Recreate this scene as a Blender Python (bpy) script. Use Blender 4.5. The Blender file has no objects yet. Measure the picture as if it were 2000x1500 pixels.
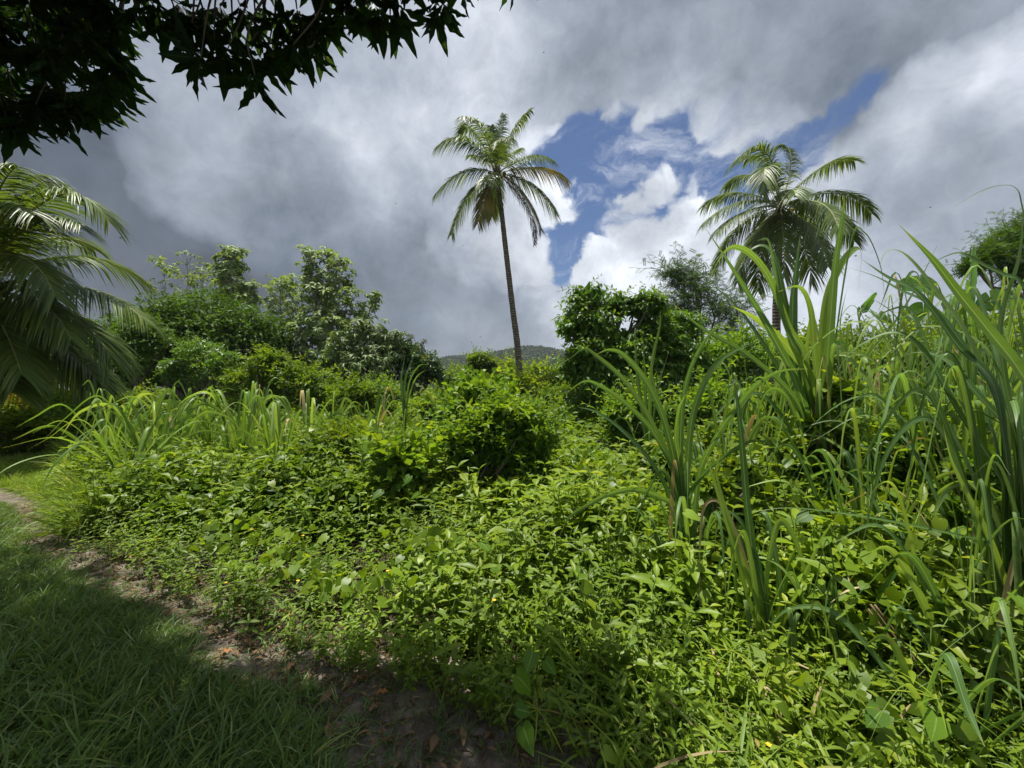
import bpy, math, random
import numpy as np
from mathutils import Vector

# ------------------------------------------------------------------ camera, sky, sun, exposure
F, CAMZ = 752.0, 1.6            # focal length in pixels of the 2000 px wide photo, eye height
scene = bpy.context.scene
COL = scene.collection
rng = np.random.default_rng(7)
random.seed(7)

def P(px, py, d):
    return np.array([(px - 1000) / F * d, d, CAMZ - (py - 750) / F * d])

cam = bpy.data.cameras.new('camera')
cam.sensor_width = 36
cam.lens = 36 * F / 2000
cam.clip_start = 0.05
cam.clip_end = 3000
camo = bpy.data.objects.new('camera', cam)
camo.location = (0, 0, CAMZ)
camo.rotation_euler = (math.radians(90), 0, 0)
COL.objects.link(camo)
scene.camera = camo

SUN_EL, SUN_AZ = math.radians(76), math.radians(-52)      # azimuth clockwise from +Y
SUN = np.array([math.sin(SUN_AZ) * math.cos(SUN_EL), math.cos(SUN_AZ) * math.cos(SUN_EL), math.sin(SUN_EL)])
sl = bpy.data.lights.new('sun', 'SUN')
sl.energy = 5.0
sl.angle = math.radians(0.5)
sl.color = (1.0, 0.96, 0.88)
so = bpy.data.objects.new('sun', sl)
so.rotation_euler = Vector(SUN).to_track_quat('Z', 'Y').to_euler()
so.location = (0, 0, 30)
COL.objects.link(so)

scene.view_settings.view_transform = 'Standard'
scene.view_settings.look = 'None'
scene.view_settings.exposure = 0.65
scene.view_settings.gamma = 1
EXPF = 2 ** 0.65
scene.render.engine = 'CYCLES'
scene.cycles.max_bounces = 6
scene.cycles.diffuse_bounces = 3
scene.cycles.glossy_bounces = 2
scene.cycles.transmission_bounces = 4
scene.cycles.transparent_max_bounces = 4
scene.cycles.use_denoising = True
scene.cycles.sample_clamp_indirect = 4

def build_world():
    w = bpy.data.worlds.new('World')
    scene.world = w
    w.use_nodes = True
    nt = w.node_tree
    N, L = nt.nodes, nt.links
    N.clear()
    def new(t, **k):
        n = N.new(t)
        for a, b in k.items():
            setattr(n, a, b)
        return n
    def math_(op, a, b=None, c=None, clamp=False):
        n = new('ShaderNodeMath', operation=op, use_clamp=clamp)
        for i, x in enumerate((a, b, c)):
            if x is None: continue
            if isinstance(x, (int, float)): n.inputs[i].default_value = x
            else: L.new(x, n.inputs[i])
        return n.outputs[0]
    out = new('ShaderNodeOutputWorld')
    sky = new('ShaderNodeTexSky', sky_type='NISHITA', sun_disc=False, sun_elevation=SUN_EL, sun_rotation=SUN_AZ)
    sky.air_density = 1.0; sky.dust_density = 0.4; sky.ozone_density = 2.0
    bg1 = new('ShaderNodeBackground'); bg1.inputs[1].default_value = 0.056
    tn = new('ShaderNodeVectorMath', operation='MULTIPLY'); L.new(sky.outputs[0], tn.inputs[0]); tn.inputs[1].default_value = (.74, .84, 1.02)
    L.new(tn.outputs[0], bg1.inputs[0])
    tc = new('ShaderNodeTexCoord')
    nrm = new('ShaderNodeVectorMath', operation='NORMALIZE'); L.new(tc.outputs['Generated'], nrm.inputs[0])
    D = nrm.outputs[0]
    # turbulent displacement of the direction: ragged cloud edges
    def noise(vec, scale, detail, rough=0.55, color=False, dist=0.0, lac=2.0):
        n = new('ShaderNodeTexNoise'); n.inputs['Scale'].default_value = scale
        n.inputs['Detail'].default_value = detail; n.inputs['Roughness'].default_value = rough
        n.inputs['Distortion'].default_value = dist; n.inputs['Lacunarity'].default_value = lac
        L.new(vec, n.inputs['Vector'])
        return n.outputs['Color'] if color else n.outputs[0]
    def warp(vec, scale, amt, detail):
        c = noise(vec, scale, detail, color=True)
        s = new('ShaderNodeVectorMath', operation='SUBTRACT'); L.new(c, s.inputs[0]); s.inputs[1].default_value = (.5, .5, .5)
        m = new('ShaderNodeVectorMath', operation='MULTIPLY_ADD'); L.new(s.outputs[0], m.inputs[0])
        m.inputs[1].default_value = (amt,) * 3; L.new(vec, m.inputs[2])
        nn = new('ShaderNodeVectorMath', operation='NORMALIZE'); L.new(m.outputs[0], nn.inputs[0])
        return nn.outputs[0]
    Dw = warp(D, 5.0, 0.22, 8)
    Dw2 = warp(D, 2.5, 0.35, 6)
    def blob(vec, px, py, r, soft=1.0):
        v = np.array([(px - 1000) / F, 1.0, (750 - py) / F]); ct = 1 / np.linalg.norm(v); v = v * ct
        ang = r / F * ct ** 1.5
        c = math.cos(min(ang, 3.0))
        d = new('ShaderNodeVectorMath', operation='DOT_PRODUCT'); L.new(vec, d.inputs[0]); d.inputs[1].default_value = tuple(v)
        k = 1.0 / (1 - c)
        return math_('MULTIPLY_ADD', d.outputs['Value'], k, -c * k, clamp=True)
    # --- holes of blue sky
    holes = [(1115, 295, 75, 1), (1140, 270, 60, .8), (1210, 265, 60, .8), (1330, 240, 60, .7), (1190, 330, 95, 1.1), (1290, 285, 85, 1), (1370, 300, 70, 1), (1235, 390, 95, 1.1), (1160, 450, 85, 1),
             (1090, 480, 60, 1), (1098, 530, 34, .9), (1340, 360, 70, 1), (1300, 450, 50, .9), (1420, 330, 60, .8), (1490, 345, 50, .5),
             (1580, 285, 60, .9), (1640, 240, 62, 1), (1700, 200, 55, 1), (1745, 172, 42, .9), (1230, 470, 70, .9), (1400, 250, 60, .5), (1460, 330, 70, .8), (1530, 310, 60, .8), (1420, 380, 60, .8), (1060, 300, 40, .6), (1120, 340, 70, .8),
             (1160, 380, 60, .8)]
    clouds = [(1370, 345, 34, .8), (1450, 300, 40, .6), (1500, 360, 50, .8), (1260, 235, 40, .6), (1180, 250, 30, .5), (1152, 312, 30, 1.0), (1285, 365, 42, 1.1), (1320, 340, 35, .8), (1215, 425, 42, 1.1), (1250, 395, 40, .9), (1400, 300, 25, .4),
              (1335, 430, 58, 1.4), (1120, 395, 62, 1.3), (1100, 410, 45, .9), (1240, 515, 90, 1.6), (1160, 530, 52, 1.3), (1010, 480, 80, 1.4), (1300, 500, 80, 1.2)]
    s = None
    for px, py, r, a in holes:
        b = blob(Dw, px, py, r * .93)
        s = math_('MULTIPLY', b, a) if s is None else math_('MULTIPLY_ADD', b, a, s)
    for px, py, r, a in clouds:
        b = blob(Dw, px, py, r)
        s = math_('MULTIPLY_ADD', b, -a, s)
    nz = noise(Dw, 7.0, 12, 0.66)
    nzf = math_('MULTIPLY', math_('MULTIPLY_ADD', nz, 3.2, -1.5), math_('MULTIPLY_ADD', s, 1.6, .12, clamp=True))
    s = math_('ADD', s, .12)
    s = math_('ADD', s, nzf)
    mr = new('ShaderNodeMapRange', interpolation_type='SMOOTHSTEP')
    L.new(s, mr.inputs[0]); mr.inputs[1].default_value = -0.05; mr.inputs[2].default_value = 1.05
    hole = mr.outputs[0]
    # thin wisps drifting over the blue
    wv = new('ShaderNodeMapping'); wv.inputs['Rotation'].default_value = (.3, .9, .4); wv.inputs['Scale'].default_value = (1, 1, 2.6); L.new(Dw, wv.inputs[0])
    wn = noise(wv.outputs[0], 6.0, 10, 0.68)
    wr = new('ShaderNodeMapRange', interpolation_type='SMOOTHSTEP'); L.new(wn, wr.inputs[0]); wr.inputs[1].default_value = .47; wr.inputs[2].default_value = .76
    wr.inputs[3].default_value = 1.0; wr.inputs[4].default_value = .35
    hole = math_('MULTIPLY', hole, wr.outputs[0])
    # --- cloud brightness: soft regions laid over each other, each a cloud bank
    lum = [(300, 480, 700, .14), (120, 250, 380, .26), (700, 610, 400, .125), (250, 450, 350, .11), (450, 520, 320, .10), (150, 380, 250, .15),
           (560, 230, 330, .55), (640, 290, 230, .62), (380, 330, 150, .40), (820, 180, 260, .60), (650, 400, 130, .33), (420, 120, 200, .40),
           (1000, 100, 280, .56), (980, 230, 190, .70), (1250, 60, 300, .36), (1500, 60, 260, .33), (1400, 200, 170, .42), (1250, 200, 120, .48),
           (1560, 170, 140, .38), (1750, 40, 260, .30), (1930, 60, 160, .36), (1930, 170, 210, .85), (1830, 260, 190, .75), (1720, 320, 150, .60),
           (1600, 360, 110, .55), (1850, 400, 240, .33), (1960, 330, 120, .36), (1800, 520, 260, .42), (1500, 560, 220, .65),
           (1290, 540, 290, .95), (1190, 520, 150, 1.25), (1330, 450, 130, 1.25), (1040, 500, 170, .85), (1110, 400, 100, 1.15), (1270, 390, 110, .9), (1000, 600, 170, .55), (1120, 620, 170, .72), (1350, 610, 180, .7),
           (800, 620, 170, .17), (900, 650, 150, .27), (1000, 690, 110, .30), (860, 540, 120, .30), (950, 430, 100, .62), (1280, 400, 90, .62)]
    cur = None
    for px, py, r, l in lum:
        b = blob(Dw2, px, py, r * 1.15)
        mx = new('ShaderNodeMix', data_type='FLOAT')
        L.new(math_('POWER', b, 0.8), mx.inputs[0])
        if cur is None: mx.inputs[2].default_value = 0.55
        else: L.new(cur, mx.inputs[2])
        mx.inputs[3].default_value = l
        cur = mx.outputs[0]
    # billows
    n1 = noise(warp(D, 3.0, .12, 3), 4.5, 12, 0.6)
    n2 = noise(Dw, 11.0, 10, 0.62)
    k = math_('MULTIPLY_ADD', n1, 1.7, 0.13)
    k2 = math_('MULTIPLY_ADD', n2, 0.9, 0.55)
    lumv = math_('MULTIPLY', math_('MULTIPLY', cur, k), k2)
    lumv = math_('MULTIPLY', lumv, 1 / EXPF)
    ramp = new('ShaderNodeValToRGB')
    e = ramp.color_ramp.elements
    e[0].position = 0; e[0].color = (0, 0, 0, 1)
    e[1].position = 1; e[1].color = (1.0, 1.0, 1.0, 1)
    for p, c in ((.12, (.100, .121, .150)), (.3, (.275, .305, .355)), (.55, (.52, .555, .61)), (.8, (.78, .81, .85))):
        x = e.new(p); x.color = c + (1,)
    L.new(lumv, ramp.inputs[0])
    bg2 = new('ShaderNodeBackground'); L.new(ramp.outputs[0], bg2.inputs[0]); bg2.inputs[1].default_value = 1.0
    ms = new('ShaderNodeMixShader')
    L.new(hole, ms.inputs[0]); L.new(bg2.outputs[0], ms.inputs[1]); L.new(bg1.outputs[0], ms.inputs[2])
    L.new(ms.outputs[0], out.inputs[0])
    w.cycles.sampling_method = 'MANUAL'
    w.cycles.sample_map_resolution = 512
build_world()

# ------------------------------------------------------------------ helpers: tags, meshes
def tag(o, label=None, cat=None, group=None, kind=None):
    if label: o['label'] = label
    if cat: o['category'] = cat
    if group: o['group'] = group
    if kind: o['kind'] = kind
    return o

def empty(name, loc, label, cat, group=None):
    o = bpy.data.objects.new(name, None)
    o.location = tuple(float(c) for c in loc)
    o.empty_display_size = 0.2
    COL.objects.link(o)
    return tag(o, label, cat, group)

def nrmz(v):
    v = np.asarray(v, float)
    return v / np.maximum(np.linalg.norm(v, axis=-1, keepdims=True), 1e-9)

def frames(f, u):
    """rotation matrices with columns x, y=f, z~u"""
    f = nrmz(f); x = nrmz(np.cross(f, u)); z = np.cross(x, f)
    return np.stack([x, f, z], axis=-1)

class MB:
    def __init__(self): self.v, self.a, self.f, self.n = [], [], [], 0
    def add(self, V, Fs, A=None):
        V = np.asarray(V, np.float32).reshape(-1, 3)
        if A is None: A = np.zeros_like(V)
        self.v.append(V); self.a.append(np.asarray(A, np.float32).reshape(-1, 3))
        for f in Fs: self.f.append(np.asarray(f, np.int64) + self.n)
        self.n += len(V)
    def inst(self, T, pos, R, s, rnd, w=0.0):
        V, Fs, A = T
        n = len(pos)
        if n == 0: return
        s = np.broadcast_to(np.asarray(s, float), (n,))
        W = np.einsum('nij,vj->nvi', R, V) * s[:, None, None] + pos[:, None, :]
        AA = np.broadcast_to(A, (n,) + A.shape).copy()
        AA[:, :, 0] = AA[:, :, 0] * w + rnd[:, None] * (1 - w)
        off = (np.arange(n) * len(V))[:, None, None]
        self.add(W, [(np.asarray(f)[None] + off).reshape(-1, np.asarray(f).shape[1]) for f in Fs], AA)
    def mesh(self, name, mat):
        me = bpy.data.meshes.new(name)
        V = np.concatenate(self.v); A = np.concatenate(self.a)
        me.vertices.add(len(V)); me.vertices.foreach_set('co', V.ravel())
        tot = np.concatenate([np.full(len(f), f.shape[1]) for f in self.f])
        idx = np.concatenate([f.ravel() for f in self.f]).astype(np.int32)
        me.loops.add(len(idx)); me.loops.foreach_set('vertex_index', idx)
        me.polygons.add(len(tot))
        st = np.concatenate([[0], np.cumsum(tot)[:-1]]).astype(np.int32)
        me.polygons.foreach_set('loop_start', st)
        me.polygons.foreach_set('use_smooth', np.ones(len(tot), bool))
        at = me.attributes.new('lf', 'FLOAT_VECTOR', 'POINT'); at.data.foreach_set('vector', A.ravel())
        me.materials.append(mat)
        me.update(calc_edges=True)
        return me
    def build(self, name, mat, parent=None, origin=None):
        if parent is not None and origin is None: origin = np.array(parent.location)
        if origin is not None: self.v = [v - np.asarray(origin, np.float32) for v in self.v]
        o = bpy.data.objects.new(name, self.mesh(name, mat))
        COL.objects.link(o)
        if parent is not None: o.parent = parent
        elif origin is not None: o.location = tuple(float(c) for c in origin)
        return o

def merge(*Ts):
    V, A, Fs, n = [], [], [], 0
    for v, fs, a in Ts:
        V.append(v); A.append(a)
        for f in fs: Fs.append(np.asarray(f) + n)
        n += len(v)
    return np.concatenate(V), Fs, np.concatenate(A)

def xform(T, R, t, s=1.0, rnd=None):
    v, fs, a = T
    a = a.copy()
    if rnd is not None: a[:, 0] = rnd
    return (v * s) @ np.asarray(R).T + np.asarray(t), fs, a

def rows_mesh(rows, r=0.0):
    """rows of (left, mid, right) points -> leaf template"""
    V = np.array(rows, float).reshape(-1, 3); n = len(rows)
    f = []
    for i in range(n - 1):
        a, b = 3 * i, 3 * i + 3
        f += [(a, a + 1, b + 1, b), (a + 1, a + 2, b + 2, b + 1)]
    A = np.zeros_like(V)
    A[:, 0] = r
    A[:, 1] = np.tile([-1, 0, 1], n)
    A[:, 2] = np.repeat(np.linspace(0, 1, n), 3)
    return V, [np.array(f)], A

def lance(W=.25, nseg=4, droop=.15, fold=.25, peak=.4, wave=0.0, stalk=0.0):
    rows = []
    for i in range(nseg + 1):
        t = i / nseg
        w = W * (t / peak) ** .7 if t < peak else W * max(0.02, (1 - ((t - peak) / (1 - peak)) ** 1.7))
        w = max(w, .012) * .5
        z = -droop * t * t
        wz = wave * (1 if i % 2 else -1)
        rows.append([(-w, t + stalk, z + fold * w * 2 + wz * w), (0, t + stalk, z), (w, t + stalk, z + fold * w * 2 - wz * w)])
    return rows_mesh(rows)

def heart(W=.85, droop=.2, fold=.12):
    rows = []
    for ym, ys, w in ((0, -.17, .20), (.1, -.06, .40), (.32, .25, .5), (.62, .58, .36), (.85, .83, .15), (1, 1, .01)):
        z = -droop * ym * ym; w *= W
        rows.append([(-w, ys, z + fold * w - .05 * w), (0, ym, z), (w, ys, z + fold * w - .05 * w)])
    return rows_mesh(rows)

def simple_leaf(W=.45, fold=.3):
    w = W / 2
    V = np.array([(0, 0, 0), (-w, .42, fold * w), (0, 1, -.12), (w, .42, fold * w)], float)
    A = np.zeros_like(V); A[:, 1] = (0, -1, 0, 1); A[:, 2] = (0, .5, 1, .5)
    return V, [np.array([(0, 1, 2), (0, 2, 3)])], A

def tube(mb, pts, radii, sides=6, rnd=0.5):
    pts = np.asarray(pts, float); n = len(pts)
    radii = np.broadcast_to(np.asarray(radii, float), (n,)) if np.ndim(radii) else np.full(n, radii)
    T = nrmz(np.gradient(pts, axis=0))
    ref = np.array([0, 0, 1.0]) if abs(T[0, 2]) < .8 else np.array([1.0, 0, 0])
    X = nrmz(np.cross(T, ref)); Y = np.cross(T, X)
    a = np.arange(sides) * 2 * math.pi / sides
    ring = pts[:, None] + radii[:, None, None] * (np.cos(a)[None, :, None] * X[:, None] + np.sin(a)[None, :, None] * Y[:, None])
    i = np.arange(n - 1)[:, None] * sides; j = np.arange(sides)[None]; j2 = (j + 1) % sides
    f = np.stack([i + j, i + j2, i + sides + j2, i + sides + j], -1).reshape(-1, 4)
    A = np.zeros((n, sides, 3)); A[..., 0] = rnd; A[..., 2] = np.linspace(0, 1, n)[:, None]
    V = np.concatenate([ring.reshape(-1, 3), pts[:1], pts[-1:]])
    A = np.concatenate([A.reshape(-1, 3), [[rnd, 0, 0]], [[rnd, 0, 1]]])
    jj = np.arange(sides)
    c0 = np.stack([np.full(sides, n * sides), (jj + 1) % sides, jj], -1)
    c1 = np.stack([np.full(sides, n * sides + 1), (n - 1) * sides + jj, (n - 1) * sides + (jj + 1) % sides], -1)
    mb.add(V, [f, c0, c1], A)

def catmull(pts, m=6):
    p = np.asarray(pts, float)
    p = np.concatenate([[2 * p[0] - p[1]], p, [2 * p[-1] - p[-2]]])
    out = []
    for i in range(1, len(p) - 2):
        for t in np.arange(m) / m:
            out.append(.5 * ((2 * p[i]) + (-p[i - 1] + p[i + 1]) * t + (2 * p[i - 1] - 5 * p[i] + 4 * p[i + 1] - p[i + 2]) * t * t
                             + (-p[i - 1] + 3 * p[i] - 3 * p[i + 1] + p[i + 2]) * t ** 3))
    out.append(p[-2])
    return np.array(out)

def strips(mb, base, d0, L, droop, W, side, nseg, rnd, fold=.2, tip=.05, root=.5, g=(0, 0, -1.0)):
    """many tapered drooping blades at once"""
    n = len(base)
    if n == 0: return
    t = np.linspace(0, 1, nseg + 1)
    L = np.broadcast_to(L, (n,)); W = np.broadcast_to(W, (n,)); droop = np.broadcast_to(droop, (n,))
    p = base[:, None] + d0[:, None] * (L[:, None] * t)[..., None] + np.array(g)[None, None] * (L * droop)[:, None, None] * (t ** 2)[None, :, None]
    prof = np.where(t < .35, root + (1 - root) * np.sin(t / .35 * math.pi / 2), 1 - (1 - tip) * ((t - .35) / .65) ** 1.6)
    w = W[:, None] * prof[None] * .5
    T = nrmz(np.gradient(p, axis=1))
    nn = nrmz(np.cross(T, side[:, None]))
    lft = p - side[:, None] * w[..., None] + nn * (fold * w)[..., None]
    rgt = p + side[:, None] * w[..., None] + nn * (fold * w)[..., None]
    V = np.stack([lft, p, rgt], 2)
    A = np.zeros(V.shape); A[..., 0] = rnd[:, None, None]; A[..., 1] = np.array([-1, 0, 1.0]); A[..., 2] = t[None, :, None]
    i = np.arange(nseg) * 3
    f = np.concatenate([np.stack([i, i + 1, i + 4, i + 3], -1), np.stack([i + 1, i + 2, i + 5, i + 4], -1)])
    off = (np.arange(n) * 3 * (nseg + 1))[:, None, None]
    mb.add(V.reshape(-1, 3), [(f[None] + off).reshape(-1, 4)], A.reshape(-1, 3))

def rdir(n, r=None):
    v = (r or rng).normal(size=(n, 3)); return nrmz(v)

# ------------------------------------------------------------------ materials
def leafmat(name, stops, trans=.35, rough=.42, spec=.35, rib=None, ribw=.1, tcol=None, patch=.25, veins=0.0, stripe=0.0, spots=0.35, tip=None, bump=0.0, tsat=1.0):
    m = bpy.data.materials.new(name); m.use_nodes = True
    nt = m.node_tree; N, L = nt.nodes, nt.links
    N.clear()
    out = N.new('ShaderNodeOutputMaterial')
    at = N.new('ShaderNodeAttribute'); at.attribute_name = 'lf'
    sp = N.new('ShaderNodeSeparateXYZ'); L.new(at.outputs['Vector'], sp.inputs[0])
    rp = N.new('ShaderNodeValToRGB'); e = rp.color_ramp.elements
    e[0].position = stops[0][0]; e[0].color = stops[0][1] + (1,)
    e[1].position = stops[-1][0]; e[1].color = stops[-1][1] + (1,)
    for p, c in stops[1:-1]:
        x = e.new(p); x.color = c + (1,)
    L.new(sp.outputs[0], rp.inputs[0])
    col = rp.outputs[0]
    tc = N.new('ShaderNodeTexCoord')
    nz = N.new('ShaderNodeTexNoise'); nz.inputs['Scale'].default_value = 1.3; nz.inputs['Detail'].default_value = 3
    L.new(tc.outputs['Object'], nz.inputs['Vector'])
    mr = N.new('ShaderNodeMapRange'); mr.inputs[1].default_value = .3; mr.inputs[2].default_value = .7
    mr.inputs[3].default_value = 1 - patch; mr.inputs[4].default_value = 1 + patch
    L.new(nz.outputs[0], mr.inputs[0])
    mu = N.new('ShaderNodeVectorMath'); mu.operation = 'SCALE'; L.new(col, mu.inputs[0]); L.new(mr.outputs[0], mu.inputs['Scale'])
    col = mu.outputs[0]
    if veins:
        # side veins slanting off the midrib, plus blotches
        ab = N.new('ShaderNodeMath'); ab.operation = 'ABSOLUTE'; L.new(sp.outputs[1], ab.inputs[0])
        ma = N.new('ShaderNodeMath'); ma.operation = 'MULTIPLY_ADD'; L.new(ab.outputs[0], ma.inputs[0]); ma.inputs[1].default_value = -2.2
        m9 = N.new('ShaderNodeMath'); m9.operation = 'MULTIPLY'; L.new(sp.outputs[2], m9.inputs[0]); m9.inputs[1].default_value = 9
        L.new(m9.outputs[0], ma.inputs[2])
        fr = N.new('ShaderNodeMath'); fr.operation = 'PINGPONG'; L.new(ma.outputs[0], fr.inputs[0]); fr.inputs[1].default_value = .5
        mv = N.new('ShaderNodeMapRange'); L.new(fr.outputs[0], mv.inputs[0]); mv.inputs[1].default_value = 0; mv.inputs[2].default_value = .12
        mv.inputs[3].default_value = 1 + veins; mv.inputs[4].default_value = 1
        m2 = N.new('ShaderNodeVectorMath'); m2.operation = 'SCALE'; L.new(col, m2.inputs[0]); L.new(mv.outputs[0], m2.inputs['Scale'])
        col = m2.outputs[0]
    if stripe:
        cb = N.new('ShaderNodeCombineXYZ')
        for i_, k_ in ((0, 1.0), (1, 7.0), (2, .8)):
            mm = N.new('ShaderNodeMath'); mm.operation = 'MULTIPLY'; mm.inputs[1].default_value = k_ if i_ else 40.0
            L.new(sp.outputs[i_], mm.inputs[0]); L.new(mm.outputs[0], cb.inputs[i_])
        sn = N.new('ShaderNodeTexNoise'); sn.inputs['Scale'].default_value = 1.6; sn.inputs['Detail'].default_value = 2; L.new(cb.outputs[0], sn.inputs['Vector'])
        sm = N.new('ShaderNodeMapRange'); L.new(sn.outputs[0], sm.inputs[0]); sm.inputs[1].default_value = .3; sm.inputs[2].default_value = .7
        sm.inputs[3].default_value = 1 - stripe; sm.inputs[4].default_value = 1 + stripe
        m3 = N.new('ShaderNodeVectorMath'); m3.operation = 'SCALE'; L.new(col, m3.inputs[0]); L.new(sm.outputs[0], m3.inputs['Scale'])
        col = m3.outputs[0]
    if spots:
        # brown eaten and withered specks
        pn = N.new('ShaderNodeTexNoise'); pn.inputs['Scale'].default_value = 26; pn.inputs['Detail'].default_value = 2; L.new(tc.outputs['Object'], pn.inputs['Vector'])
        pm = N.new('ShaderNodeMapRange'); L.new(pn.outputs[0], pm.inputs[0]); pm.inputs[1].default_value = .66; pm.inputs[2].default_value = .72; pm.inputs[4].default_value = spots
        px_ = N.new('ShaderNodeMix'); px_.data_type = 'RGBA'; L.new(pm.outputs[0], px_.inputs[0]); L.new(col, px_.inputs[6]); px_.inputs[7].default_value = (.2, .14, .04, 1)
        col = px_.outputs[2]
    if tip:
        mt = N.new('ShaderNodeMapRange'); L.new(sp.outputs[2], mt.inputs[0]); mt.inputs[1].default_value = tip[1]; mt.inputs[2].default_value = 1
        mt.inputs[3].default_value = 0; mt.inputs[4].default_value = tip[2]
        mx = N.new('ShaderNodeMix'); mx.data_type = 'RGBA'; L.new(mt.outputs[0], mx.inputs[0]); L.new(col, mx.inputs[6]); mx.inputs[7].default_value = tip[0] + (1,)
        col = mx.outputs[2]
    if rib:
        ab = N.new('ShaderNodeMath'); ab.operation = 'ABSOLUTE'; L.new(sp.outputs[1], ab.inputs[0])
        ml = N.new('ShaderNodeMapRange'); L.new(ab.outputs[0], ml.inputs[0]); ml.inputs[1].default_value = ribw * .5; ml.inputs[2].default_value = ribw
        ml.inputs[3].default_value = .85; ml.inputs[4].default_value = 0
        mx = N.new('ShaderNodeMix'); mx.data_type = 'RGBA'; L.new(ml.outputs[0], mx.inputs[0]); L.new(col, mx.inputs[6]); mx.inputs[7].default_value = rib + (1,)
        col = mx.outputs[2]
    pb = N.new('ShaderNodeBsdfPrincipled'); L.new(col, pb.inputs['Base Color'])
    pb.inputs['Roughness'].default_value = rough; pb.inputs['Specular IOR Level'].default_value = spec
    if trans > 0:
        tb = N.new('ShaderNodeBsdfTranslucent')
        tm = N.new('ShaderNodeMix'); tm.data_type = 'RGBA'; tm.blend_type = 'MULTIPLY'; tm.inputs[0].default_value = 1
        L.new(col, tm.inputs[6]); tm.inputs[7].default_value = (tcol or (1.9, 1.75, .7)) + (1,)
        L.new(tm.outputs[2], tb.inputs[0])
        ms = N.new('ShaderNodeMixShader'); ms.inputs[0].default_value = trans
        L.new(pb.outputs[0], ms.inputs[1]); L.new(tb.outputs[0], ms.inputs[2]); L.new(ms.outputs[0], out.inputs[0])
    else:
        L.new(pb.outputs[0], out.inputs[0])
    return m

def plainmat(name, c1, c2, scale=8, rough=.85, bump=.3, detail=6, c3=None, stretch=(1, 1, 1), spec=.25, wave=None):
    m = bpy.data.materials.new(name); m.use_nodes = True
    nt = m.node_tree; N, L = nt.nodes, nt.links
    pb = N['Principled BSDF']
    tc = N.new('ShaderNodeTexCoord'); mp = N.new('ShaderNodeMapping'); mp.inputs['Scale'].default_value = stretch
    L.new(tc.outputs['Object'], mp.inputs[0])
    nz = N.new('ShaderNodeTexNoise'); nz.inputs['Scale'].default_value = scale; nz.inputs['Detail'].default_value = detail; nz.inputs['Roughness'].default_value = .65
    L.new(mp.outputs[0], nz.inputs['Vector'])
    rp = N.new('ShaderNodeValToRGB'); e = rp.color_ramp.elements
    e[0].position = .32; e[0].color = c1 + (1,); e[1].position = .68; e[1].color = c2 + (1,)
    if c3:
        x = e.new(.5); x.color = c3 + (1,)
    L.new(nz.outputs[0], rp.inputs[0])
    col = rp.outputs[0]; hgt = nz.outputs[0]
    if wave:
        wv = N.new('ShaderNodeTexWave'); wv.bands_direction = 'Z'; wv.inputs['Scale'].default_value = wave; wv.inputs['Distortion'].default_value = 2.5
        wv.inputs['Detail'].default_value = 2; wv.inputs['Detail Scale'].default_value = 2
        L.new(tc.outputs['Object'], wv.inputs['Vector'])
        mr = N.new('ShaderNodeMapRange'); L.new(wv.outputs[0], mr.inputs[0]); mr.inputs[3].default_value = .55; mr.inputs[4].default_value = 1.15
        sc = N.new('ShaderNodeVectorMath'); sc.operation = 'SCALE'; L.new(col, sc.inputs[0]); L.new(mr.outputs[0], sc.inputs['Scale'])
        col = sc.outputs[0]; hgt = wv.outputs[0]
    L.new(col, pb.inputs['Base Color'])
    pb.inputs['Roughness'].default_value = rough; pb.inputs['Specular IOR Level'].default_value = spec
    if bump:
        b = N.new('ShaderNodeBump'); b.inputs['Strength'].default_value = bump; b.inputs['Distance'].default_value = .05
        L.new(hgt, b.inputs['Height']); L.new(b.outputs[0], pb.inputs['Normal'])
    return m

G = {}
G['weed'] = leafmat('weed_leaf', [(0, (.042, .09, .008)), (.5, (.115, .19, .012)), (.85, (.21, .285, .016)), (.96, (.34, .36, .03)), (1, (.3, .2, .07))], .38, .45, .32, rib=(.16, .26, .06), ribw=.12, veins=.18)
G['vine'] = leafmat('vine_leaf', [(0, (.055, .13, .012)), (.6, (.125, .22, .016)), (1, (.26, .35, .025))], .4, .48, .25, rib=(.2, .32, .08), ribw=.08, veins=.25)
G['lime'] = leafmat('lime_leaf', [(0, (.08, .145, .012)), (.6, (.16, .245, .018)), (1, (.30, .34, .03))], .42, .42, .32, veins=.2)
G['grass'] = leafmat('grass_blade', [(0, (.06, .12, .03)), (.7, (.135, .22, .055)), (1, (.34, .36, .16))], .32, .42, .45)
G['sungrass'] = leafmat('bright_grass_blade', [(0, (.11, .2, .028)), (.7, (.20, .30, .04)), (1, (.38, .36, .12))], .35, .5, .3)  # brighter copy of the grass, its sunlit look put into the colour
G['cane'] = leafmat('cane_blade', [(0, (.055, .125, .035)), (.5, (.11, .205, .045)), (1, (.22, .32, .055))], .42, .46, .38, stripe=.22, spots=.5, rib=(.27, .38, .17), ribw=.09, patch=.2, tip=((.35, .33, .14), .9, .5))
G['reed'] = leafmat('reed_blade', [(0, (.08, .17, .03)), (.5, (.14, .25, .04)), (1, (.26, .36, .08))], .36, .46, .3, stripe=.2, spots=.5, rib=(.3, .4, .18), ribw=.09, patch=.2, tip=((.38, .34, .14), .88, .6))
G['dry'] = leafmat('dry_blade', [(0, (.28, .22, .11)), (1, (.42, .34, .2))], .2, .7, .1)
G['palm'] = leafmat('palm_leaflet', [(0, (.055, .10, .018)), (.7, (.12, .18, .03)), (1, (.26, .28, .06))], .32, .42, .4, patch=.15, tcol=(1.7, 1.6, .6))
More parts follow.
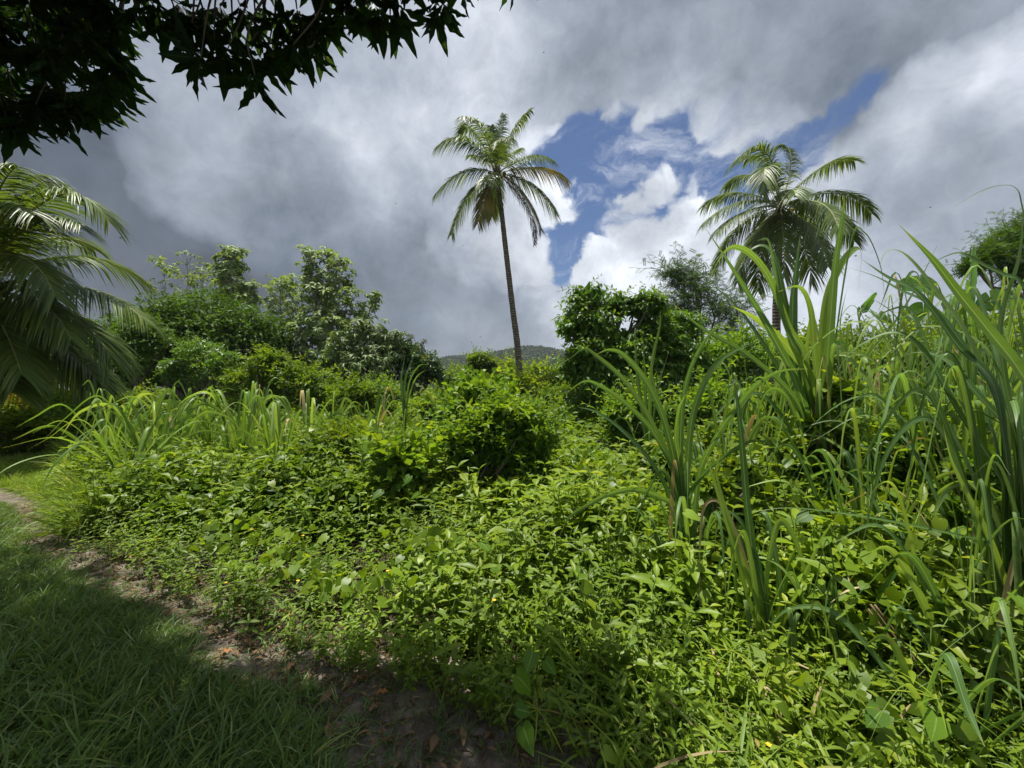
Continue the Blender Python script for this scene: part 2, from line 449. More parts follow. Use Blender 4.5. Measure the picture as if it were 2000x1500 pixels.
G['palm_yellow'] = leafmat('palm_leaflet_yellow', [(0, (.10, .13, .025)), (.6, (.22, .19, .03)), (1, (.34, .2, .045))], .28, .4, .4, patch=.3, tcol=(1.6, 1.3, .5))
G['palm_dead'] = leafmat('palm_leaflet_dead', [(0, (.03, .02, .012)), (1, (.10, .07, .04))], .05, .8, .1)
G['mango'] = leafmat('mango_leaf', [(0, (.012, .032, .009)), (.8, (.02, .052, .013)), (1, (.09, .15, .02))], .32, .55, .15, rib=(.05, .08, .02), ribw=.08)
G['darktree'] = leafmat('dense_tree_leaf', [(0, (.034, .08, .008)), (.6, (.075, .15, .012)), (1, (.15, .25, .025))], .25, .55, .12)
G['pale'] = leafmat('pale_tree_leaf', [(0, (.10, .16, .05)), (.6, (.17, .25, .07)), (1, (.30, .38, .11))], .3, .5, .22)
G['silver'] = leafmat('silver_tree_leaf', [(0, (.06, .115, .022)), (.7, (.125, .19, .04)), (.92, (.2, .27, .12)), (1, (.55, .62, .52))], .25, .45, .3)
G['brown'] = leafmat('bronze_shoot_leaf', [(0, (.035, .08, .02)), (.7, (.06, .12, .025)), (.9, (.2, .16, .04)), (1, (.3, .2, .06))], .25, .4, .4)
G['bush'] = leafmat('bush_leaf', [(0, (.06, .12, .010)), (.6, (.135, .215, .014)), (.97, (.24, .31, .022)), (1, (.35, .12, .04))], .36, .5, .22)
G['viny'] = leafmat('creeper_leaf', [(0, (.055, .13, .016)), (.6, (.115, .21, .022)), (1, (.22, .32, .035))], .34, .42, .35)
G['feather'] = leafmat('feathery_leaf', [(0, (.035, .08, .03)), (1, (.075, .13, .045))], .28, .5, .3)
G['forest'] = leafmat('far_forest_leaf', [(0, (.020, .045, .022)), (.7, (.032, .066, .028)), (1, (.05, .09, .035))], .1, .6, .2)
G['banana'] = leafmat('banana_leaf', [(0, (.06, .17, .03)), (1, (.12, .26, .04))], .38, .4, .4, rib=(.35, .42, .2), ribw=.07, veins=.3)
G['bark'] = plainmat('grey_bark', (.10, .085, .065), (.22, .19, .155), 14, .9, .5)
G['palmbark'] = plainmat('ringed_palm_bark', (.09, .07, .052), (.27, .22, .17), 6, .9, .8, wave=2.2)
G['palebark'] = plainmat('pale_bark', (.26, .24, .19), (.45, .42, .36), 10, .85, .3)
G['stem'] = plainmat('green_stem', (.07, .13, .03), (.13, .2, .05), 20, .6, .1)
G['rachis'] = plainmat('frond_rib', (.2, .22, .06), (.33, .32, .11), 10, .5, .1)
G['rachis_orange'] = plainmat('frond_rib_orange', (.35, .24, .06), (.5, .36, .1), 10, .5, .1)
G['soil'] = plainmat('dark_soil', (.022, .017, .011), (.06, .045, .028), 6, .95, .6)
G['dirt'] = plainmat('path_dirt', (.06, .048, .038), (.29, .25, .205), 7, .95, 1.0, detail=14, c3=(.14, .113, .09))
G['litter'] = leafmat('dead_leaf', [(0, (.05, .032, .018)), (.5, (.13, .08, .04)), (.85, (.24, .16, .085)), (1, (.38, .16, .05))], .1, .75, .15, rib=(.2, .14, .08), ribw=.1)
G['hill'] = plainmat('forest_floor', (.015, .03, .012), (.03, .05, .02), .05, .95, 0)
G['petal'] = plainmat('yellow_petal', (.75, .42, .02), (.85, .5, .03), 20, .5, 0)
G['nut'] = plainmat('coconut_husk', (.16, .16, .03), (.32, .26, .05), 8, .5, .1)
G['spathe'] = plainmat('dry_spathe', (.2, .12, .05), (.4, .27, .12), 12, .7, .2)
G['insect'] = plainmat('dark_insect', (.012, .012, .012), (.03, .03, .03), 30, .5, 0)
G['redleaf'] = plainmat('orange_red_leaf', (.35, .09, .02), (.5, .2, .04), 20, .6, 0)

# ------------------------------------------------------------------ leaf and plant templates
T_SIMPLE = simple_leaf(.5)
T_SIMPLE_N = simple_leaf(.32)
T_LANCE = lance(.3, 4, .2, .3)
T_OVATE = lance(.46, 4, .22, .25, .38)
T_HEART = heart()
T_MANGO = lance(.265, 7, .12, .35, .45, wave=.35, stalk=.08)
UP = np.array([0, 0, 1.0])

def whorl(T, n, el=(-.9, .2), r=.02, r_=None, s=(.8, 1.1)):
    """n leaves radiating about +Y (the shoot direction); el = angle above the plane across the shoot"""
    r_ = r_ or rng
    out = []
    for i in range(n):
        a = i * 2.4 + r_.uniform(-.3, .3); e = r_.uniform(*el)
        d = np.array([math.cos(a) * math.cos(e), math.sin(e), math.sin(a) * math.cos(e)])
        R = frames(d[None], np.array([[0, 1.0, .05]]))[0]
        out.append(xform(T, R, d * r + np.array([0, -.03 * (i % 3), 0]), r_.uniform(*s), r_.uniform(0, 1)))
    return merge(*out)

def weed_plant(k):
    """upright herb: a stem with pairs of pointed leaves, standing 0.3-0.5 m"""
    r_ = np.random.default_rng(100 + k)
    mb = MB()
    h = r_.uniform(.34, .5); lean = r_.uniform(-.12, .12, 2)
    pts = np.array([(lean[0] * t * t, lean[1] * t * t, h * t) for t in np.linspace(0, 1, 5)])
    tube(mb, pts, np.linspace(.004, .002, 5), 3, .6)
    parts = [(np.concatenate(mb.v), mb.f, np.concatenate(mb.a))]
    n = r_.integers(4, 6); a0 = r_.uniform(0, 3)
    for i in range(n):
        t = .42 + .58 * i / (n - 1); p = np.array([lean[0] * t * t, lean[1] * t * t, h * t])
        for s in (0, math.pi):
            a = a0 + i * 1.57 + s + r_.uniform(-.3, .3); e = r_.uniform(-.1, .55) + (.35 if i == n - 1 else 0)
            d = np.array([math.cos(a) * math.cos(e), math.sin(a) * math.cos(e), math.sin(e)])
            R = frames(d[None], UP[None])[0]
            sz = r_.uniform(.07, .13) * (1 - .35 * (i == n - 1))
            parts.append(xform(T_OVATE if k % 2 else T_LANCE, R, p, sz, np.clip(r_.normal(.4 + .25 * t, .2), 0, 1)))
    return merge(*parts)
WEEDS = [weed_plant(k) for k in range(10)]

def grass_tuft(k, n=15, h=.30, w=.0085, lean=.8, droop=.45):
    r_ = np.random.default_rng(200 + k)
    mb = MB()
    a = r_.uniform(0, 6.28, n); e = r_.uniform(.5, 1.35, n)
    d = np.stack([np.cos(a) * np.cos(e), np.sin(a) * np.cos(e), np.sin(e)], -1)
    base = np.stack([r_.normal(0, .02, n), r_.normal(0, .02, n), np.zeros(n)], -1)
    side = nrmz(np.cross(d, rdir(n, r_)))
    strips(mb, base, d, r_.uniform(.6, 1.15, n) * h, r_.uniform(.2, droop + .25, n), w, side, 3, r_.uniform(0, 1, n), fold=.3, root=.6)
    return np.concatenate(mb.v).astype(float), mb.f, np.concatenate(mb.a)
TUFTS = [grass_tuft(k) for k in range(8)]
BIGTUFT = [grass_tuft(20 + k, 14, .55, .014, droop=.7) for k in range(5)]

# ------------------------------------------------------------------ ground layout
PATHX = np.array([-40, -12, -6.4, -4.85, -3.08, -1.73, -1.02, -.47, -.1, .6, 1.6, 4.0])
PATHY = np.array([16, 7.6, 5.0, 3.95, 3.0, 2.36, 2.02, 1.76, 1.6, 1.28, .9, .1])
def side_of(x, y):
    """distance from the path centre line, positive on the far (weed) side"""
    yc = np.interp(x, PATHX, PATHY)
    return (y - yc) * .86
_k = rng.uniform(0, 6.28, (14, 2)); _f = rng.uniform(.25, 1.6, 14); _a = rng.uniform(0, 6.28, 14)
def wob(x, y, s=1.0):
    z = 0
    for i in range(14):
        z = z + np.sin((x * math.cos(_a[i]) + y * math.sin(_a[i])) * _f[i] * 2.2 * s + _k[i, 0]) / (1 + _f[i])
    return z / 4.0
_br = np.random.default_rng(77)
BUMPS = [(P(px, 750, d)[0], d, _br.uniform(.25, .6), hh) for px, d, hh in [(700, 4.2, .3), (620, 5.2, .3), (800, 5.2, .35), (880, 4.4, .25), (1080, 4.4, .3), (1120, 5.5, .3), (520, 4.6, .25), (420, 5.4, .3), (330, 4.8, .2), (980, 3.6, .15),
         (1200, 3.4, .3), (1300, 4.2, .4), (1450, 3.4, .4), (1550, 2.8, .35), (1700, 3.2, .45), (1650, 2.2, .2), (1850, 2.9, .5), (1750, 2.1, .25), (1900, 2.2, .3), (2050, 2.6, .4), (1400, 5.2, .5), (1600, 4.8, .5), (1800, 4.6, .5), (740, 7.5, .3), (560, 8, .3), (1050, 8, .3), (860, 9, .3)]]
def canopy(x, y):
    """height of the top of the undergrowth"""
    s = side_of(x, y)
    h = .30 + .15 * np.clip((y - 2) / 3, 0, 1) + .45 * np.clip((y - 5) / 8, 0, 1)
    h = h + .15 * wob(x, y, .8) + .16 * np.clip((x - 1) / 2.0, 0, 1) * np.clip((y - 1.6) / 1.5, 0, 1)
    for bx, by, br, bh in BUMPS:
        h = h + bh * np.exp(-((x - bx) ** 2 + (y - by) ** 2) / (br * br))
    h = h - (.14 + .16 * np.clip((y - 3) / 2, 0, 1)) * np.clip(wob(x * 3.1 + 7, y * 3.1, 1.0), 0, 1) + .12 * wob(x * 1.3 + 3, y * 1.3 + 9, 1.0)
    return np.maximum(.06, h * np.clip(.45 + s * 1.1, 0, 1))

def poly_sheet(name, xs, ys, z, mat, kind='structure', und=0.0):
    X, Y = np.meshgrid(xs, ys); Z = np.full_like(X, z) + und * wob(X, Y, 2.0)
    n, m = X.shape
    mb = MB(); i = np.arange(n - 1)[:, None] * m + np.arange(m - 1)[None]
    mb.add(np.stack([X, Y, Z], -1), [np.stack([i, i + 1, i + m + 1, i + m], -1).reshape(-1, 4)])
    o = mb.build(name, mat); o['kind'] = kind
    return o
g = np.concatenate([[-1500, -600, -200, -60], np.linspace(-20, 20, 41), [60, 200, 600, 1500]])
poly_sheet('ground', g, g, 0.0, G['soil'])

def build_path():
    c = catmull(np.stack([PATHX[1:], PATHY[1:], np.zeros(len(PATHX) - 1)], -1), 12)
    T = nrmz(np.gradient(c, axis=0)); S = np.stack([-T[:, 1], T[:, 0], T[:, 2]], -1)
    ws = np.linspace(-1, 1, 13)
    wl = .20 + .30 * np.exp(-((c[:, 0] + .35) / .5) ** 2) + .05 * np.sin(c[:, 0] * 5) + .04 * np.sin(c[:, 0] * 11 + 1)
    V = c[:, None] + S[:, None] * (wl[:, None] * ws)[..., None]
    V[..., 2] = .012 + .018 * wob(V[..., 0] * 3, V[..., 1] * 3, 1.5) - .008 * (1 - ws ** 2)[None]
    V[..., 2] = np.maximum(V[..., 2], .004)
    n, m = V.shape[:2]; i = np.arange(n - 1)[:, None] * m + np.arange(m - 1)[None]
    mb = MB(); mb.add(V, [np.stack([i, i + 1, i + m + 1, i + m], -1).reshape(-1, 4)])
    o = mb.build('path', G['dirt']); o['kind'] = 'structure'
build_path()

# ------------------------------------------------------------------ far hill with its forest
def hill_h(x, y):
    r = 24 + 10 * np.sin(x / 90 + .6) + 6 * np.sin(x / 37 + 2) + 3 * np.sin(x / 17)
    r = r + 12 * np.clip((np.abs(x) - 150) / 200, 0, 1)
    return r * np.exp(-((y - 400) / 90) ** 2)
def build_hill():
    xs = np.linspace(-700, 700, 120); ys = np.linspace(230, 620, 24)
    X, Y = np.meshgrid(xs, ys); Z = hill_h(X, Y) - 1.5
    n, m = X.shape; i = np.arange(n - 1)[:, None] * m + np.arange(m - 1)[None]
    mb = MB(); mb.add(np.stack([X, Y, Z], -1), [np.stack([i, i + 1, i + m + 1, i + m], -1).reshape(-1, 4)])
    o = mb.build('hill', G['hill']); o['kind'] = 'structure'
    # wooded cover: leafy crowns made of many small faces
    r_ = np.random.default_rng(5)
    def crown(k):
        parts = []; n = 90
        d = rdir(n, r_); d[:, 2] = np.abs(d[:, 2]) * .9
        R = frames(nrmz(d + .6 * rdir(n, r_) - [0, 0, .3]), d + .01)
        return merge(*[xform(T_SIMPLE, R[i], d[i] * [1, 1, .8] * r_.uniform(.7, 1.05), .42, r_.uniform(0, 1)) for i in range(n)])
    C = [crown(k) for k in range(4)]
    mb = MB()
    N = 2400
    x = r_.uniform(-90, 110, N); y = r_.uniform(280, 412, N)
    N2 = 900
    x = np.concatenate([x, r_.uniform(-600, 600, N2)]); y = np.concatenate([y, r_.uniform(330, 405, N2)]); N += N2
    z = hill_h(x, y) - .5
    s = r_.uniform(2.6, 5.2, N); a = r_.uniform(0, 6.28, N)
    R = np.zeros((N, 3, 3)); R[:, 0, 0] = np.cos(a); R[:, 0, 1] = -np.sin(a); R[:, 1, 0] = np.sin(a); R[:, 1, 1] = np.cos(a); R[:, 2, 2] = 1
    rn = r_.uniform(0, 1, N)
    for k in range(4):
        q = np.arange(N) % 4 == k
        mb.inst(C[k], np.stack([x, y, z], -1)[q], R[q], s[q], rn[q], .4)
    o = mb.build('forest', G['forest']); o['kind'] = 'stuff'
build_hill()

# ------------------------------------------------------------------ trees and bushes
def foliage(mb, T, c, r, nsub, per, size, sub=.38, up=.7, core=.15, wild=.45, r_=None, droop=.25, lowcut=-.5):
    """one lobe of a crown: domes of leaves over its surface, larger leaves inside"""
    r_ = r_ or rng
    c = np.asarray(c, float); r = np.broadcast_to(np.asarray(r, float), (3,))
    d = rdir(nsub, r_); d[:, 2] = np.where(d[:, 2] < lowcut, -d[:, 2], d[:, 2])
    sc = c + d * r * r_.uniform(.55, .86, (nsub, 1))
    rs = sub * r.mean() * r_.uniform(.6, 1.25, nsub)
    tone = r_.uniform(-.22, .22, nsub)
    n = nsub * per
    idx = np.repeat(np.arange(nsub), per)
    e = rdir(n, r_); e[:, 2] = np.abs(e[:, 2]) * 1.2 - .1
    e = nrmz(e)
    pos = sc[idx] + e * rs[idx, None] * r_.uniform(.55, 1.05, (n, 1)) * np.array([1, 1, .62])
    nrm = nrmz(e + up * UP + wild * rdir(n, r_))
    fw = nrmz(e * [1, 1, .3] + .7 * rdir(n, r_) - [0, 0, droop])
    s = size * r_.uniform(.65, 1.25, n)
    mb.inst(T, pos, frames(fw, nrm), s, np.clip(r_.uniform(.1, .85, n) + tone[idx], 0, 1), .3)
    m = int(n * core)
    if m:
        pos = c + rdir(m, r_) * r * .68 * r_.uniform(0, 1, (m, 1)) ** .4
        mb.inst(T, pos, frames(rdir(m, r_), rdir(m, r_)), size * 1.9, r_.uniform(0, .4, m), .3)  # inner leaves kept to dark tones, crown shade put into their colour

def shoot(T, n=9, rdm=None):
    r_ = rdm; out = []
    for i in range(n):
        t = .1 + .9 * i / (n - 1); a = i * 2.4 + r_.uniform(-.4, .4)
        d = nrmz(np.array([math.cos(a), .55, math.sin(a) * .8]))
        p = np.array([0, t, -.35 * t * t])
        out.append(xform(T, frames(d[None], np.array([[0, .3, 1.0]]))[0], p, .30 * (1.15 - .5 * t), r_.uniform(0, 1)))
    mb = MB(); tube(mb, [(0, 0, 0), (0, .5, -.09), (0, 1, -.35)], [.012, .009, .004], 3, .5)
    out.append((np.concatenate(mb.v).astype(float), mb.f, np.concatenate(mb.a)))
    return merge(*out)
_sc = {}
def shoots(mb, T, c, r, n, L, r_, up=.5):
    """leafy shoots poking out of a lobe: the ragged outline"""
    key = id(T)
    if key not in _sc:
        q = np.random.default_rng(3); _sc[key] = [shoot(T, 9, q) for _ in range(4)]
    d = rdir(n, r_); d[:, 2] = np.where(d[:, 2] < -.2, -d[:, 2], d[:, 2])
    pos = np.asarray(c, float) + d * np.broadcast_to(np.asarray(r, float), (3,)) * .82
    f = nrmz(d + [0, 0, up] + .45 * rdir(n, r_))
    s = L * r_.uniform(.5, 1.25, n)
    for k in range(4):
        q = np.arange(n) % 4 == k
        mb.inst(_sc[key][k], pos[q], frames(f[q], UP + .3 * rdir(q.sum(), r_)), s[q], r_.uniform(.3, 1, q.sum()), .4)

def limb(mb, a, b, r0, r1, bend=.12, n=6, sides=5, r_=None):
    r_ = r_ or rng
    a = np.asarray(a, float); b = np.asarray(b, float); L = np.linalg.norm(b - a)
    t = np.linspace(0, 1, n)[:, None]
    off = np.cumsum(r_.normal(0, 1, (n, 3)), 0); off = off - off[0] - t * (off[-1] - off[0])
    p = a + (b - a) * t + off * L * bend * .25 + np.array([0, 0, 1]) * (np.sin(t * math.pi) * L * bend * .6)
    tube(mb, p, np.linspace(r0, r1, n), sides, r_.uniform(.2, .8))
    return p

def tree(name, label, cat, d, basepx, lobes, mat, T, size, dens=1.0, nsub=22, per=16, trunk_r=.14, bark='bark', group=None, dy=1.0, sprig=False, seed=1, flat=.85, shoot_up=.4, **kw):
    """lobes: (px, py, radius px, depth offset) of the crown as the photo shows it"""
    r_ = np.random.default_rng(seed)
    base = P(basepx, 750, d); base[2] = 0
    root = empty(name, base, label, cat, group)
    mb = MB(); tb = MB()
    hub = P(basepx, 750, d)
    cs = []
    for l in lobes:
        px, py, rp = l[:3]; off = l[3] if len(l) > 3 else r_.uniform(-.6, .6) * dy
        c = P(px, py, d + off); rr = rp / F * (d + off)
        cs.append((c, rr))
    zlow = min(c[2] - r for c, r in cs)
    zh = max(.5, min(zlow + .3, 2.2))
    fork = base + np.array([0, 0, zh])
    limb(tb, base - [0, 0, .1], fork, trunk_r * 1.25, trunk_r, .03, 5, 8, r_)
    for c, rr in cs:
        p = limb(tb, fork - [0, 0, .1], c, trunk_r * .6, trunk_r * .2, .15, 8, 5, r_)
        for q in range(5 if not sprig else 3):
            e = c + nrmz(r_.normal(size=3) + [0, 0, .4]) * rr * .85
            limb(tb, p[r_.integers(4, 8)], e, trunk_r * .22, trunk_r * .07, .15, 5, 4, r_)
        k = max(4, int(nsub * dens * (.6 + .4 * 1)))
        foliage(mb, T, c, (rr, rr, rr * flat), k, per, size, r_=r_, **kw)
        shoots(mb, T, c, (rr, rr, rr * flat), 14, size * 3.0, r_, shoot_up)
    tb.build('trunk', G[bark], root)
    mb.build('crown', G[mat], root)
    return root

def sprig_tree(name, label, cat, d, basepx, stems, mat, size, nleaf=8, trunk_r=.09, seed=1, T=None, bark='palebark', group=None, nwh=26, spread=1.0, el=(-.5, .35)):
    """open crown: pale upright stems, each with side twigs ending in whorls of leaves. stems: (px, py_top, py_low, halfwidth px, depth offset)"""
    r_ = np.random.default_rng(seed)
    T = T or T_OVATE
    base = P(basepx, 750, d); base[2] = 0
    root = empty(name, base, label, cat, group)
    mb, tb = MB(), MB()
    W = [whorl(T, nleaf, el, .1, r_) for _ in range(5)]
    limb(tb, base - [0, 0, .1], base + [0, 0, 1.2], trunk_r * 1.3, trunk_r * 1.1, .02, 4, 8, r_)
    for (px, pt, pl, hw, off) in stems:
        top = P(px, pt, d + off); low = P(px * .5 + basepx * .5, pl, d + off * .5); w = hw / F * d
        limb(tb, base + [0, 0, 1.1], low, trunk_r * .9, trunk_r * .6, .1, 5, 6, r_)
        p = limb(tb, low, top, trunk_r * .6, .015, .05, 12, 5, r_)
        n = int(1.7 * nwh * max(.5, (pl - pt) / 90))
        t = r_.uniform(0.0, 1, n) ** .8
        at = p[np.clip((t * 11).astype(int), 0, 11)]
        az = r_.uniform(0, 6.28, n)
        ww = w * (1.05 - .55 * t) * r_.uniform(.25, 1, n) * spread
        tips = at + np.stack([np.cos(az) * ww, np.sin(az) * ww, r_.uniform(.1, .5, n) * w], -1)
        for i in range(n):
            tube(tb, [at[i], (at[i] + tips[i]) / 2 + [0, 0, -.03], tips[i]], [.018, .013, .008], 3, .5)
        dirs = nrmz(tips - at + [0, 0, .35 * w] + r_.normal(0, .15 * w + .01, (n, 3)))
        hint = rdir(n, r_)
        R = frames(dirs, hint)
        for k in range(5):
            q = np.arange(n) % 5 == k
            mb.inst(W[k], tips[q], R[q], size * r_.uniform(.75, 1.2, q.sum()), r_.uniform(0, 1, q.sum()), .5)
    tb.build('trunk', G[bark], root)
    mb.build('crown', G[mat], root)
    return root

def mound(name, label, cat, d, lobes, mat, T, size, nsub=26, per=18, seed=1, group=None, stems=6, **kw):
    """a bush: foliage lobes that reach the ground, with thin stems inside"""
    r_ = np.random.default_rng(seed)
    px0 = lobes[0][0]
    base = P(px0, 750, d); base[2] = 0
    root = empty(name, base, label, cat, group)
    mb, tb = MB(), MB()
    for l in lobes:
        px, py, rp = l[:3]; off = l[3] if len(l) > 3 else 0
        c = P(px, py, d + off); rr = rp / F * (d + off)
        hz = rr * (l[4] if len(l) > 4 else .85)
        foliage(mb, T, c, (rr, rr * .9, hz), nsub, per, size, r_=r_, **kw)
        shoots(mb, T, c, (rr, rr * .9, hz), 8 if cat == 'vine' else 26, size * (2.6 if cat == 'vine' else 4.2), r_, .7)
        # skirt to the ground
        z = c[2] - hz * .3
        if z > .4:
            foliage(mb, T, (c[0], c[1], z * .5), (rr * .9, rr * .8, z * .5), int(nsub * .6), per, size, r_=r_, **kw)
        for q in range(stems):
            e = c + nrmz(r_.normal(size=3)) * rr * .7
            limb(tb, base + [r_.normal() * .1, r_.normal() * .1, -.05], e, .02, .006, .25, 6, 4, r_)
    tb.build('stem', G['bark'], root)
    mb.build('foliage', G[mat], root)
    return root

# left background
tree('broadleaf_tree', 'wide dense dark green tree with a broad rounded crown, beside the left palm fronds', 'tree', 18.5, 390,
     [(330, 632, 70), (400, 628, 80), (470, 648, 75), (280, 650, 60, -1), (350, 660, 75, -1), (430, 670, 85, -1), (510, 660, 60, 0), (540, 700, 50, .5),
      (300, 715, 70, .5), (400, 735, 80, .5), (230, 670, 60, .8), (240, 735, 60, .8), (490, 735, 70, .5), (560, 740, 60, 1), (180, 720, 60, 1), (130, 690, 60, 1), (620, 745, 50, 1.5)], 'darktree', T_SIMPLE, .20, nsub=34, per=30, trunk_r=.22, dy=2.2, seed=11, sub=.40, core=.25, up=.85, wild=.5)
tree('broadleaf_tree', 'low rounded green tree in front of the wide dense dark tree, on its left', 'tree', 14.5, 270,
     [(270, 665, 52), (325, 690, 46), (220, 690, 50, .5), (265, 735, 60, .3)], 'darktree', T_SIMPLE, .17, nsub=34, per=26, trunk_r=.12, seed=12, sub=.42, up=1.1, wild=.35)
sprig_tree('pale_leaved_tree', 'thin sparse tree top, leftmost of the pale trees, beside the palm frond tips', 'tree', 24, 330,
           [(318, 508, 640, 42, 0)], 'pale', .26, 7, .07, 21, nwh=15, group='pale trees behind the dense dark tree')
sprig_tree('pale_leaved_tree', 'airy tree top with a bare white central stem above the dense dark tree', 'tree', 24, 372,
           [(367, 494, 640, 46, 0), (395, 520, 640, 35, .5)], 'pale', .26, 7, .07, 22, nwh=17, group='pale trees behind the dense dark tree')
sprig_tree('pale_leaved_tree', 'full pale green tree top shaped like a pyramid', 'tree', 22, 455,
           [(460, 491, 640, 48, 0), (440, 540, 640, 45, .4), (492, 560, 640, 35, -.4)], 'pale', .31, 9, .09, 23, nwh=34, group='pale trees behind the dense dark tree')
sprig_tree('tall_pale_tree', 'tallest pale green tree with thin grey stems, left of the tall palm', 'tree', 20, 640,
           [(605, 485, 680, 45, 0), (640, 490, 680, 45, .6), (672, 508, 690, 45, 0), (560, 550, 690, 50, .5), (620, 560, 720, 55, -.4), (690, 580, 730, 50, -.6), (735, 578, 700, 30, 0), (650, 620, 745, 60, -1), (585, 640, 745, 50, -.5)],
           'pale', .27, 9, .12, 24, nwh=25)
sprig_tree('grey_green_tree', 'thin leaning grey stemmed tree in the gap right of the dense dark tree', 'tree', 23, 560,
           [(545, 545, 700, 38, 0), (530, 560, 720, 30, .3), (575, 600, 740, 40, .4)], 'pale', .22, 7, .08, 25, nwh=26)
sprig_tree('silver_leaved_tree', 'tree with big silvery white glinting leaves below the tallest pale tree', 'tree', 16, 710,
           [(700, 640, 745, 60, 0), (735, 640, 745, 50, .3), (660, 665, 750, 50, -.2), (775, 660, 750, 45, .2), (745, 700, 765, 60, -.3), (690, 705, 765, 55, -.3), (640, 700, 765, 45, -.1)], 'silver', .24, 9, .09, 26, nwh=60, T=T_LANCE, el=(-.7, .1))
tree('bronze_tipped_tree', 'dark rounded tree with bronze upright shoots at the right end of the left tree clump', 'tree', 17, 800,
     [(790, 700, 42, 0), (825, 715, 38, 0), (760, 690, 40, .5), (800, 740, 55, 0), (845, 735, 28, .2)], 'brown', T_SIMPLE, .17, nsub=34, per=26, trunk_r=.12, seed=13, sub=.3)
r = sprig_tree('shoot_tree', 'slim bronze leaved shoots standing up over the dark rounded tree', 'tree', 17.3, 805,
               [(801, 652, 700, 12, 0), (828, 664, 710, 12, 0), (780, 668, 705, 14, 0)], 'brown', .13, 8, .04, 27, nwh=34, T=T_LANCE, bark='bark')
tree('creeper_covered_tree', 'small round tree smothered in fine creeper in front of the wide dense dark tree', 'tree', 13.5, 400,
     [(390, 695, 42), (430, 715, 40), (350, 722, 34), (400, 745, 50)], 'viny', T_SIMPLE, .11, nsub=34, per=28, trunk_r=.1, seed=14, sub=.34)
mound('creeper_mound', 'creeper covered mound with a few red leaves, below the tallest pale tree', 'bush', 12.5,
      [(520, 728, 42, 0), (570, 745, 55, 0), (620, 760, 45, 0), (480, 755, 45, 0), (535, 710, 22, 0)], 'bush', T_SIMPLE, .11, 40, 26, 31, sub=.3)
for i, (px, py, r_, d, lab) in enumerate([(690, 770, 34, 11.5, 'light green bush between the silver leaved tree and the reed clumps'),
                                         (735, 765, 30, 12, 'small yellow green bush at the foot of the silver leaved tree'),
                                         (250, 790, 40, 11, 'leafy bush under the dense dark tree, left of the reed clumps'),
                                         (120, 800, 45, 9.5, 'bright leafy bush below the hanging fronds of the left palm'),
                                         (30, 835, 45, 8.0, 'low round bush at the left edge, below the left palm'),
                                         (180, 830, 32, 8.0, 'small bushy herb next to the leftmost reed clump'),
                                         (860, 790, 32, 10, 'yellow green bush just right of the pale fan of reed leaves')]):
    mound('leafy_bush', lab, 'bush', d, [(px, py, r_, 0), (px + r_ * .7, py + 8, r_ * .8, .2), (px - r_ * .7, py + 10, r_ * .75, -.2)], 'vine' if i % 2 else 'bush', T_SIMPLE, .09, 26, 20, 40 + i, sub=.34)

# middle
mound('vine_bush', 'big vine hung bush with a dark hollow in front, mid field', 'bush', 4.7,
      [(950, 840, 48, 0), (1015, 835, 44, 0), (890, 868, 40, .1), (1000, 880, 56, 0), (930, 890, 52, 0), (1055, 862, 34, .1), (975, 815, 26, 0)], 'vine', T_OVATE, .085, 30, 22, 51, sub=.3, wild=.7, up=.4)
mound('vine_bush', 'mound of tangled vines just behind the big round bush, its top tapering up', 'bush', 7.5,
      [(930, 800, 42, 0), (890, 815, 38, 0), (940, 770, 24, 0), (985, 808, 38, 0)], 'vine', T_HEART, .11, 28, 20, 52, sub=.3, up=.4, wild=.6)
mound('vine_bush', 'low hump of heart leaved vines left of the big round bush', 'bush', 4.4,
      [(770, 910, 45, 0), (800, 930, 40, 0)], 'vine', T_HEART, .085, 22, 18, 53, sub=.34, up=.4)
mound('vine_bush', 'low dark hump of vines at the end of the reed row', 'bush', 5.6,
      [(680, 870, 40, 0), (640, 880, 35, 0)], 'bush', T_OVATE, .085, 24, 18, 54, sub=.34, up=.4)
tree('small_tree', 'small dark green tree sticking up against the hill, left of the tall palm', 'tree', 24, 940,
     [(932, 705, 20), (955, 712, 16), (925, 725, 20), (950, 735, 20)], 'bush', T_SIMPLE, .22, nsub=26, per=20, trunk_r=.1, seed=61)
for i, (px, py, r_, d, lab) in enumerate([(985, 728, 24, 26, 'yellow green bush left of the tall palm foot, in front of the hill'),
                                         (1045, 733, 26, 25, 'loose yellow green bush right of the tall palm foot'),
                                         (1085, 745, 26, 22, 'bush beside the vine covered tree, before the hill'),
                                         (1015, 752, 24, 17, 'small bush hiding the tall palm foot'),
                                         (890, 745, 26, 24, 'bush between the bronze tipped tree and the small dark tree'),
                                         (1095, 775, 30, 13, 'shrub at the foot of the vine covered tree, on its left')]):
    mound('field_bush', lab, 'bush', d, [(px, py, r_, 0), (px + r_ * .8, py + 6, r_ * .7, .4), (px - r_ * .8, py + 8, r_ * .7, -.4)], 'lime' if i in (0, 1, 3) else 'bush', T_SIMPLE, .0085 * d, 26, 18, 62 + i, sub=.32)

